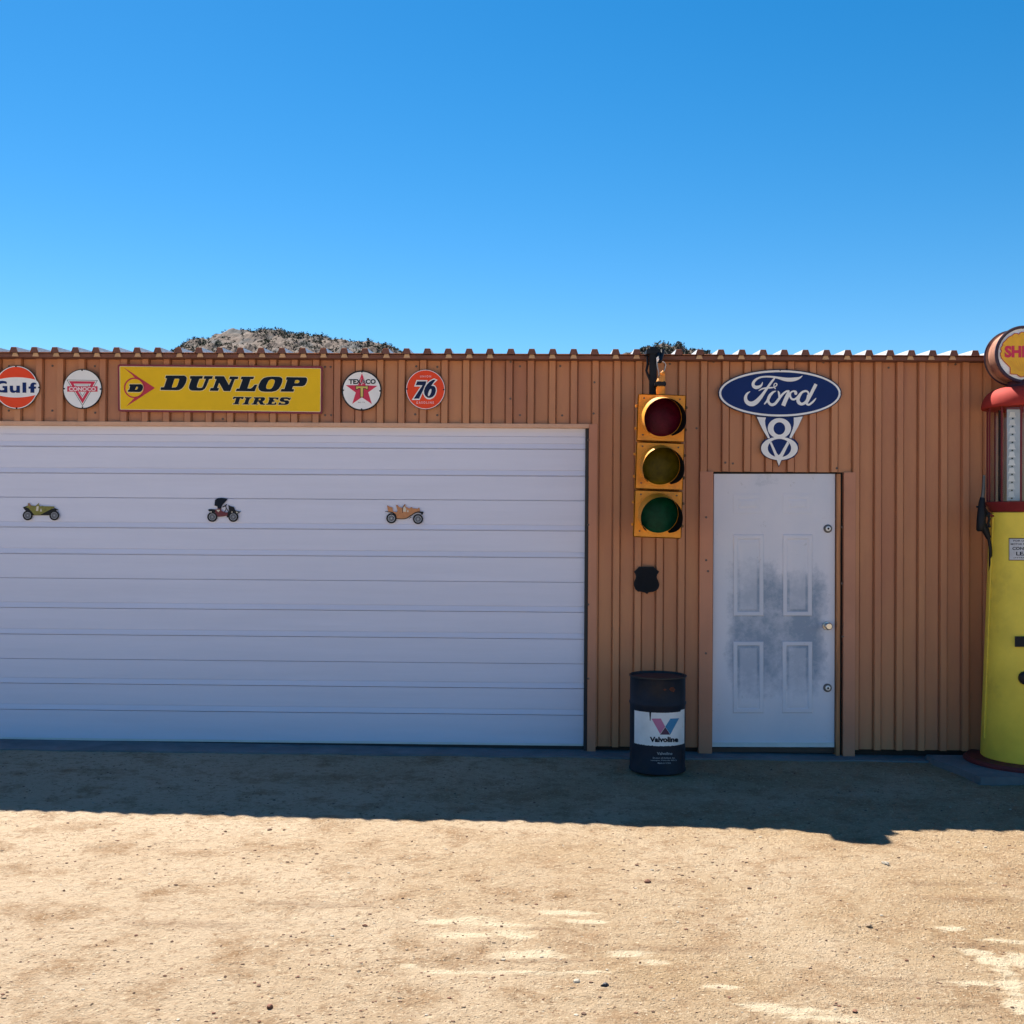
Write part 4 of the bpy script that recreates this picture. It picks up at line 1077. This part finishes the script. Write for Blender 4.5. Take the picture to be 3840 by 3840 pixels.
# ================================================================== oil drum
dc = G(2466, 2885, tilt(1.0))
DZ = tilt(dc.x) - 0.004; dc = Vector((dc.x, dc.y + 0.02, DZ)); DR = 104.5 / FPX * (dc - CAM_LOC).length * 0.965
def dray(u, v, r=DR):
    d = ray(u, v); ox, oy = CAM_LOC.x - dc.x, CAM_LOC.y - dc.y
    a = d.x ** 2 + d.y ** 2; b = 2 * (ox * d.x + oy * d.y); c_ = ox * ox + oy * oy - r * r
    t = (-b - math.sqrt(max(b * b - 4 * a * c_, 0))) / (2 * a)
    return CAM_LOC + d * t
zt_ = dray(2470, 2543).z
zh = dray(2470, 2648).z; zl1 = dray(2470, 2673).z; zl0 = dray(2470, 2798).z
drum = empty('oil_drum', (dc.x, dc.y, DZ), 'small dark blue oil drum with a peeling white label standing by the wall', 'drum')
M_drum = mat('dark_blue_drum', (0.006, 0.012, 0.026), 0.55, spec=0.25, var=0.3, scale=6, bump=0.05, bscale=12, col2=(0.020, 0.018, 0.022), mixscale=5, mixlo=0.5, mixhi=0.7, chips=((0.06, 0.03, 0.02), 12, 0.66))
bm = bmesh.new()
lathe(bm, [(DR - 0.004, DZ), (DR + 0.002, DZ + 0.004), (DR + 0.002, DZ + 0.016), (DR - 0.002, DZ + 0.022), (DR - 0.002, zh * 0.5 - 0.02), (DR - 0.002, zh - 0.018), (DR + 0.003, zh - 0.006), (DR + 0.003, zh + 0.004), (DR - 0.002, zh + 0.014),
           (DR - 0.002, zt_ - 0.02), (DR + 0.001, zt_ - 0.014)], dc.x, dc.y, 72)
obj('drum_body', bm, M_drum, drum, smooth=50)
bm = bmesh.new()
lathe(bm, [(DR + 0.001, zt_ - 0.013), (DR + 0.005, zt_ - 0.010), (DR + 0.005, zt_ - 0.002), (DR + 0.001, zt_), (DR - 0.005, zt_ - 0.002), (DR - 0.008, zt_ - 0.018), (0.02, zt_ - 0.016)], dc.x, dc.y, 72, cap=False)
obj('drum_lid', bm, mat('drum_lid_dark', (0.015, 0.016, 0.02), 0.6), drum, smooth=50)
def dsurf(u, v, r):
    p = dray(u, v, DR); a = math.atan2(p.y - dc.y, p.x - dc.x)
    return Vector((dc.x + r * math.cos(a), dc.y + r * math.sin(a), p.z))
M_lab = mat('weathered_white_label', (0.72, 0.73, 0.75), 0.5, var=0.1, scale=8, col2=(0.52, 0.44, 0.34), mixscale=9, mixlo=0.62, mixhi=0.75)
bm = bmesh.new(); rl = DR + 0.0008
a0 = math.atan2(*(lambda p: (p.y - dc.y, p.x - dc.x))(dray(2379, 2740))); a1 = math.atan2(*(lambda p: (p.y - dc.y, p.x - dc.x))(dray(2566, 2740)))
n = 90; ca = []; cb = []
for k in range(n + 1):
    a = a0 + (a1 - a0) * k / n; t = k / n
    zt2 = zl1 + (0.010 if t > 0.86 else 0) + 0.0012 * noise.noise(Vector((k * 0.6, 0, 0)))
    if 0.30 < t < 0.33: zt2 -= 0.055
    zb2 = zl0 + 0.003 * noise.noise(Vector((k * 0.3, 5, 0))) + max(0, 0.009 * noise.noise(Vector((k * 0.55, 9, 0))) - 0.001)
    ca.append([bm.verts.new((dc.x + rl * math.cos(a), dc.y + rl * math.sin(a), zb2 + (zt2 - zb2) * j / 8)) for j in range(9)])
for p, q in zip(ca, ca[1:]):
    for j in range(8): bm.faces.new((p[j], q[j], q[j + 1], p[j + 1]))
lab = obj('label_band', bm, M_lab, drum)
TD = Tr(2370, 2620, 6.9)
def dplate(name, m, loops, r, parent):
    bm = bmesh.new()
    for l in loops:
        t = bmesh.new(); dense = []
        for i in range(len(l)):
            p, q = Vector(l[i]), Vector(l[(i + 1) % len(l)])
            for k in range(8): dense.append(p.lerp(q, k / 8))
        x0 = min(p.x for p in dense); x1 = max(p.x for p in dense); ym = sum(p.y for p in dense) / len(dense)
        f = t.faces.new([t.verts.new((p.x, p.y, 0)) for p in dense])
        for k in range(1, 16):
            bmesh.ops.bisect_plane(t, geom=t.verts[:] + t.edges[:] + t.faces[:], plane_co=(x0 + (x1 - x0) * k / 16, 0, 0), plane_no=(1, 0, 0))
        for v in t.verts: v.co = dsurf(TD.bu + v.co.x / TD.sc, TD.bv + v.co.y / TD.sc, r)
        merge(bm, t)
    return obj(name, bm, m, parent)
dplate('logo_left', mat('faded_pink', (0.50, 0.16, 0.30), 0.5), [[(505, 515), (745, 512), (858, 722), (728, 912)]], DR + 0.0016, lab)
dplate('logo_right', mat('faded_blue', (0.02, 0.20, 0.40), 0.5), [[(990, 515), (1215, 505), (990, 925), (860, 722)]], DR + 0.0016, lab)
dplate('logo_centre', mat('logo_dark', (0.05, 0.015, 0.06), 0.5), [[(860, 735), (985, 930), (725, 930)]], DR + 0.0020, lab)
def dtext(s_, x0, y0, x1, y1, m, parent, bold=0.0, nm='lettering'):
    bm = bmesh.new()
    text_on(bm, s_, lambda a, b: dsurf(TD.bu + (x0 + (x1 - x0) * a) / TD.sc, TD.bv + (y1 + (y0 - y1) * b) / TD.sc, DR + 0.0022), bold)
    obj(nm, bm, m, parent)
dtext('Valvoline', 460, 985, 1195, 1125, M_letter, lab, 0.05)
M_sm = mat('faded_print', (0.30, 0.33, 0.36), 0.6)
dtext('Valvoline', 645, 1380, 1040, 1455, M_sm, drum, 0.02)
dtext('Division of Ashland, Inc.', 540, 1510, 1115, 1560, M_sm, drum, 0.01, 'small_print'); dtext('Lexington, Kentucky 40512', 490, 1575, 1150, 1620, M_sm, drum, 0.01, 'small_print'); dtext('Made in U.S.A.', 665, 1640, 1010, 1685, M_sm, drum, 0.01, 'small_print')
dplate('rust_patch', mat('rust', (0.10, 0.028, 0.014), 0.9, var=0.5, scale=60), [[(960, -250), (1000, -290), (1070, -300), (1120, -240), (1080, -170), (1010, -190)], [(800, -230), (850, -260), (900, -235), (850, -200)]], DR + 0.0006, drum)

# ================================================================== petrol pump
pc = G(3845, 2857, PZ); pc = Vector((pc.x, pc.y, PZ)); dep = pc.y
def pz(v, u=3845, y=None): return P(u, v, y or dep).z
pump = empty('petrol_pump', pc, 'vintage yellow and red visible glass petrol pump at the right edge', 'petrol pump')
PX_ = dep / FPX
M_pred = mat('pump_red', (0.36, 0.035, 0.026), 0.75, var=0.12, scale=6, col2=(0.26, 0.025, 0.02), mixscale=4, mixlo=0.5, mixhi=0.7, spec=0.15)
M_pyel = mat('pump_yellow', (0.86, 0.66, 0.08), 0.5, var=0.12, spec=0.3, scale=4, bump=0.04, bscale=30, col2=(0.66, 0.50, 0.07), mixscale=3, mixlo=0.55, mixhi=0.75, chips=((0.16, 0.10, 0.04), 9, 0.70))
M_rods = mat('rod_maroon', (0.17, 0.02, 0.028), 0.5, var=0.2, spec=0.25)
M_pdred = mat('pump_dark_red', (0.13, 0.015, 0.018), 0.6, var=0.2)
zb0, zbt = pz(2838), pz(1922)
rb, rt_ = 154 * PX_, 123 * PX_
def cone(bm, prof, n=64): lathe(bm, prof, pc.x, pc.y, n)
bm = bmesh.new(); r0 = 213 * PX_
cone(bm, [(r0, PZ), (r0 + 0.002, PZ + 0.012), (r0 - 0.02, PZ + 0.030), (rb + 0.05, zb0 - 0.012), (rb + 0.006, zb0 - 0.002), (rb - 0.01, zb0)])
obj('base', bm, M_pdred, pump, smooth=40)
bm = bmesh.new(); cone(bm, [(rb - 0.004, zb0), (rb, zb0 + 0.006), (rb + (rt_ - rb) * 0.5, (zb0 + zbt) / 2), (rt_, zbt - 0.006), (rt_ - 0.006, zbt)])
body = obj('body', bm, M_pyel, pump, smooth=40)
def prad(z): return rb + (rt_ - rb) * (z - zb0) / (zbt - zb0)
def psurf(u, v, off):
    """point on the tapered body seen at (u, v)"""
    d = ray(u, v); p = None; r = prad(CAM_LOC.z)
    for _ in range(6):
        ox, oy = CAM_LOC.x - pc.x, CAM_LOC.y - pc.y
        a = d.x ** 2 + d.y ** 2; b = 2 * (ox * d.x + oy * d.y); c_ = ox * ox + oy * oy - r * r
        t = (-b - math.sqrt(max(b * b - 4 * a * c_, 0))) / (2 * a); p = CAM_LOC + d * t; r = prad(p.z)
    q = Vector((p.x - pc.x, p.y - pc.y, 0)).normalized()
    return p + q * off
def ppatch(name, m, u0, v0, u1, v1, off, parent, bev=0.0, nu=14, nv=4):
    bm = bmesh.new()
    g = [[bm.verts.new(psurf(u0 + (u1 - u0) * i / nu, v0 + (v1 - v0) * j / nv, off)) for i in range(nu + 1)] for j in range(nv + 1)]
    h = [[bm.verts.new(psurf(u0 + (u1 - u0) * i / nu, v0 + (v1 - v0) * j / nv, -0.002)) for i in range(nu + 1)] for j in range(nv + 1)]
    for j in range(nv):
        for i in range(nu): bm.faces.new((g[j][i], g[j + 1][i], g[j + 1][i + 1], g[j][i + 1]))
    for i in range(nu):
        bm.faces.new((g[0][i], g[0][i + 1], h[0][i + 1], h[0][i])); bm.faces.new((g[nv][i + 1], g[nv][i], h[nv][i], h[nv][i + 1]))
    for j in range(nv):
        bm.faces.new((g[j + 1][0], g[j][0], h[j][0], h[j + 1][0])); bm.faces.new((g[j][nu], g[j + 1][nu], h[j + 1][nu], h[j][nu]))
    return obj(name, bm, m, parent)
# seam flange down the left side of the body
bm = bmesh.new()
pl_ = [psurf(3722 - (v - 1922) * 0.040 + 4, v, 0.003) for v in range(1926, 2826, 60)]
tube(bm, pl_, 0.0045, 8); obj('seam_flange', bm, M_pyel, pump, smooth=60)
wsign = ppatch('warning_plate', mat('brown_rim', (0.10, 0.06, 0.02), 0.5), 3783, 2017.5, 3905, 2102, 0.002, pump)
ppatch('plate_face', mat('dull_white_plate', (0.56, 0.57, 0.60), 0.5, var=0.1, scale=20), 3786, 2021, 3902, 2099, 0.003, wsign)
def ptext(s_, u0, v0, u1, v1, bold):
    bm = bmesh.new(); text_on(bm, s_, lambda a, b: psurf(u0 + (u1 - u0) * a, v1 + (v0 - v1) * b, 0.0036), bold); obj('lettering', bm, M_letter, wsign)
ptext('FOR USE AS A', 3801, 2025, 3887, 2031, 0.02); ptext('MOTOR FUEL ONLY', 3791, 2037, 3897, 2043.5, 0.02); ptext('CONTAINS', 3797, 2051, 3891, 2062.5, 0.03)
ptext('LEAD', 3811, 2069, 3877, 2083, 0.03); ptext('(TETRAETHYL)', 3802, 2089, 3886, 2095, 0.01)
ppatch('door_handle', M_black, 3808, 2386, 3880, 2425, 0.018, pump)
Mq = Matrix.Translation(psurf(3846, 2543, 0)) @ Matrix.Rotation(R(90), 4, 'X')
bm = bmesh.new(); lathe(bm, [(0.046, -0.012), (0.046, 0.012), (0.038, 0.018)], 0, 0, 32, M=Mq); obj('lock_disc', bm, M_black, pump, smooth=40)
bm = bmesh.new(); lathe(bm, [(0.014, -0.002), (0.014, 0.012)], 0, 0, 16, M=Matrix.Translation(psurf(3784, 2396, 0) + Vector((0.12, 0, 0.035))) @ Matrix.Rotation(R(90), 4, 'X')); obj('lock_bolt', bm, M_steel, pump)
# collar and glass cylinder
rg = 0.232
zc0, zc1 = zbt, pz(1884)
bm = bmesh.new(); cone(bm, [(rt_ - 0.012, zc0), (rt_ + 0.004, zc0 + 0.012), (rt_ + 0.010, zc1 - 0.035), (0.272, zc1 - 0.012), (0.276, zc1), (0.262, zc1 + 0.004)]); obj('collar', bm, M_rods, pump, smooth=40)
zg1 = pz(1537)
gm_ = bpy.data.materials.new('pump_glass'); gm_.use_nodes = True
gn = gm_.node_tree.nodes; gl_ = gm_.node_tree.links; gn.remove(gn['Principled BSDF'])
gt = gn.new('ShaderNodeBsdfTransparent'); gt.inputs[0].default_value = (0.90, 0.92, 0.93, 1)
gg = gn.new('ShaderNodeBsdfGlossy'); gg.inputs['Roughness'].default_value = 0.03
gw = gn.new('ShaderNodeLayerWeight'); gw.inputs['Blend'].default_value = 0.5
gp_ = gn.new('ShaderNodeMath'); gp_.operation = 'POWER'; gl_.new(gw.outputs['Facing'], gp_.inputs[0]); gp_.inputs[1].default_value = 5
gf = gn.new('ShaderNodeMath'); gf.operation = 'MULTIPLY_ADD'; gl_.new(gp_.outputs[0], gf.inputs[0]); gf.inputs[1].default_value = 0.5; gf.inputs[2].default_value = 0.05; gx_ = gn.new('ShaderNodeMixShader')
gl_.new(gf.outputs[0], gx_.inputs[0]); gl_.new(gt.outputs[0], gx_.inputs[1]); gl_.new(gg.outputs[0], gx_.inputs[2]); gl_.new(gx_.outputs[0], gn['Material Output'].inputs[0])
bm = bmesh.new(); lathe(bm, [(rg, zc1 + 0.005), (rg, zg1 - 0.001)], pc.x, pc.y, 64, cap=False)
obj('glass_cylinder', bm, gm_, pump, smooth=60)
for k in range(12):
    th = R(1 + 30 * k); x_, y_ = pc.x - 0.252 * math.sin(th), pc.y - 0.252 * math.cos(th)
    bm = bmesh.new(); tube(bm, [(x_, y_, zc1 - 0.004), (x_, y_, zg1 + 0.01)], 0.0065, 10); obj('rod', bm, M_rods, pump, smooth=60)
gp = P(3802, 1700, pc.y - 0.12)
bm = bmesh.new(); box(bm, gp.x - 0.045, gp.x + 0.050, pc.y - 0.115, pc.y - 0.110, zc1 + 0.01, zg1 - 0.01, bev=0.001)
gpl = obj('gauge_plate', bm, mat('gauge_grey', (0.50, 0.54, 0.62), 0.35, var=0.15, scale=8), pump)
for k in range(11):
    v = 1555 + 30 * k; yq = pc.y - 0.119
    bm = bmesh.new(); uc = 3797 - k * 0.35
    plate(bm, [[P(uc - 9, v - 10, yq), P(uc + 8, v - 10, yq), P(uc + 10, v + 3, yq), P(uc + 14, v + 10, yq), P(uc - 15, v + 10, yq), P(uc - 11, v + 3, yq)]], 0.002)
    gmk = obj('gallon_marker', bm, mat('marker_white', (0.80, 0.80, 0.82), 0.5), pump)
    bm = bmesh.new(); q = P(uc + 1, v + 14, yq); box(bm, q.x - 0.005, q.x + 0.005, yq - 0.002, yq + 0.004, q.z - 0.004, q.z + 0.005); obj('marker_bolt', bm, M_black, gmk)
bm = bmesh.new(); q = P(3750, 1700, pc.y + 0.05); tube(bm, [(q.x, pc.y + 0.05, zc1), (q.x, pc.y + 0.05, zg1)], 0.012, 10); obj('overflow_pipe', bm, M_black, pump, smooth=60)
# dome
rd = 0.292; z_d0 = pz(1533); z_d1 = pz(1458)
bm = bmesh.new()
hd = z_d1 - z_d0
pf = [(0.20, z_d0 + 0.004), (rd - 0.004, z_d0 + 0.001), (rd, z_d0 + 0.006)]
for k in range(1, 13):
    a = R(90 * k / 13); pf.append((0.135 + (rd - 0.135) * math.cos(a) ** 0.8, z_d0 + 0.006 + hd * math.sin(a)))
pf += [(0.132, z_d0 + hd + 0.006)]
cone(bm, pf); obj('dome', bm, M_pred, pump, smooth=50)
bm = bmesh.new(); zn = pz(1432); cone(bm, [(0.132, z_d1 + 0.007), (0.128, z_d1 + 0.02), (0.118, zn), (0.100, zn + 0.012)]); obj('globe_collar', bm, mat('collar_dark_red', (0.07, 0.016, 0.02), 0.6, var=0.2), pump, smooth=40)
# globe: shallow drum-shaped shell facing the road
yf = pc.y - 0.085; gc = P(3838, 1329, yf); gR = 0.197
gcx = gc.x
MG = Matrix.Translation((gcx, yf, gc.z)) @ Matrix.Rotation(R(90), 4, 'X')      # local z towards the viewer
bm = bmesh.new()
lathe(bm, [(gR - 0.040, -0.185), (gR - 0.018, -0.186), (gR - 0.003, -0.180), (gR - 0.002, -0.172), (gR - 0.016, -0.160), (gR - 0.008, -0.09), (gR - 0.014, -0.02), (gR, -0.010), (gR + 0.002, 0.002), (gR - 0.006, 0.008), (gR - 0.016, 0.004)], 0, 0, 72, M=MG)
globe = obj('globe', bm, mat('globe_brown', (0.36, 0.17, 0.11), 0.75, var=0.3, scale=12, spec=0.15, col2=(0.20, 0.07, 0.06), mixscale=9, mixlo=0.5, mixhi=0.7), pump, smooth=40)
for za_ in (-0.179, 0.0045):
    bm = bmesh.new(); lathe(bm, [(gR - 0.012, za_ - 0.006), (gR + 0.003, za_ - 0.006), (gR + 0.004, za_ + 0.004), (gR - 0.002, za_ + 0.009), (gR - 0.017, za_ + 0.007), (gR - 0.017, za_ + 0.001)], 0, 0, 72, M=MG, cap=False)
    obj('globe_rim', bm, mat('rim_dark', (0.035, 0.012, 0.03), 0.5), globe, smooth=40)
bm = bmesh.new(); lathe(bm, [(gR - 0.014, 0.0045), (gR - 0.05, 0.010), (0.005, 0.014)], 0, 0, 64, M=MG)
face = obj('globe_face', bm, M_white, globe, smooth=60)
T = Tr(3680, 1200, 6.44)
yg = yf - 0.0165
shell_half = [(1030, 292), (975, 290), (930, 315), (905, 352), (870, 325), (800, 325), (755, 365), (735, 380), (680, 400), (620, 450), (600, 480), (545, 530), (515, 575), (515, 620), (475, 660), (475, 720), (495, 750), (462, 800), (470, 870), (490, 925), (560, 1010), (700, 1150), (700, 1290), (730, 1305), (860, 1310), (900, 1345), (960, 1375), (1015, 1365), (1030, 1360)]
shell = shell_half + [(2060 - x, y) for x, y in shell_half[::-1]][1:-1]
layer('shell_outline', M_red, face, yg, [[offset(shell, 8)]], T, 0.003)
layer('shell_emblem', mat('shell_yellow', (0.80, 0.42, 0.01), 0.4, var=0.08, scale=20), face, yg - E, [[offset(shell, -8)]], T, 0.001)
bm = bmesh.new()
for q, (xa_, xb_) in enumerate(((760, 950), (830, 975), (900, 1000), (975, 1015), (700, 935), (650, 915))):
    for sgn in (0, 1):
        f_ = (lambda x: 2060 - x) if sgn else (lambda x: x)
        stroke(bm, T, [(f_(xa_), 980, 6), (f_(xb_), 1240, 3)], yg - 1.5 * E, 0.0005, 1, cap=False)
for xa_, ya_, xb_, yb_ in ((905, 352, 915, 410), (745, 375, 770, 440), (612, 470, 650, 520), (520, 590, 580, 630)):
    for sgn in (0, 1):
        f_ = (lambda x: 2060 - x) if sgn else (lambda x: x)
        stroke(bm, T, [(f_(xa_), ya_, 12), (f_(xb_), yb_, 3)], yg - 1.5 * E, 0.0005, 1, cap=False)
obj('shell_ribs', bm, mat('shell_orange', (0.60, 0.20, 0.02), 0.4), face)
bm = bmesh.new(); text_win(bm, 'SHELL', T, 560, 618, 1500, 910, yg - 2 * E, bold=0.055); obj('lettering', bm, M_crim, face)
# nozzle on its hook with the hose running down
ny = pc.y - 0.02
bm = bmesh.new()
tube(bm, [P(3690, 1782, ny), P(3688, 1830, ny), P(3684, 1870, ny)], [0.010, 0.012, 0.014], 12); noz = obj('nozzle', bm, mat('nozzle_grey', (0.10, 0.10, 0.10), 0.4, metal=0.6), pump, smooth=50)
bm = bmesh.new()
tube(bm, [P(3684, 1866, ny), P(3682, 1885, ny), P(3681, 1925, ny), P(3679, 1965, ny), P(3676, 1988, ny), P(3676, 1993, ny)], [0.016, 0.022, 0.030, 0.031, 0.027, 0.018], 16)
tube(bm, [P(3662, 1901, ny), P(3697, 1899, ny)], 0.007, 8)
tube(bm, [P(3680, 1968, ny), P(3698, 1996, ny), P(3708, 2018, ny)], [0.026, 0.022, 0.018], 14)
obj('valve_body', bm, M_black, noz, smooth=50)
bm = bmesh.new()
tube(bm, [P(3690, 1902, ny), P(3703, 1922, ny), P(3711, 1945, ny), P(3706, 1962, ny), P(3712, 1978, ny)], 0.009, 8)
tube(bm, [P(3690, 1935, ny), P(3705, 1930, ny), P(3712, 1925, ny)], 0.012, 8)
tube(bm, [P(3696, 1962, ny), P(3707, 1985, ny), P(3711, 2002, ny)], 0.006, 8)
obj('guard', bm, M_black, noz, smooth=50)
bm = bmesh.new()
hp = [P(3706, 2014, ny), P(3712, 2040, ny), P(3714, 2075, ny), P(3713, 2160, ny + 0.06), P(3707, 2300, ny + 0.1), P(3720, 2420, ny + 0.12), P(3760, 2470, ny + 0.14), P(3790, 2400, ny + 0.16), P(3790, 1950, ny + 0.16)]
tube(bm, [Vector(p) for p in crom([tuple(p) for p in hp], 6, closed=False)], 0.0115, 12); obj('hose', bm, M_black, pump, smooth=60)
bm = bmesh.new(); tube(bm, [P(3705, 1925, ny), P(3722, 1935, ny), P(3735, 1940, ny + 0.02)], 0.010, 8); obj('nozzle_hook', bm, M_pdred, pump, smooth=50)
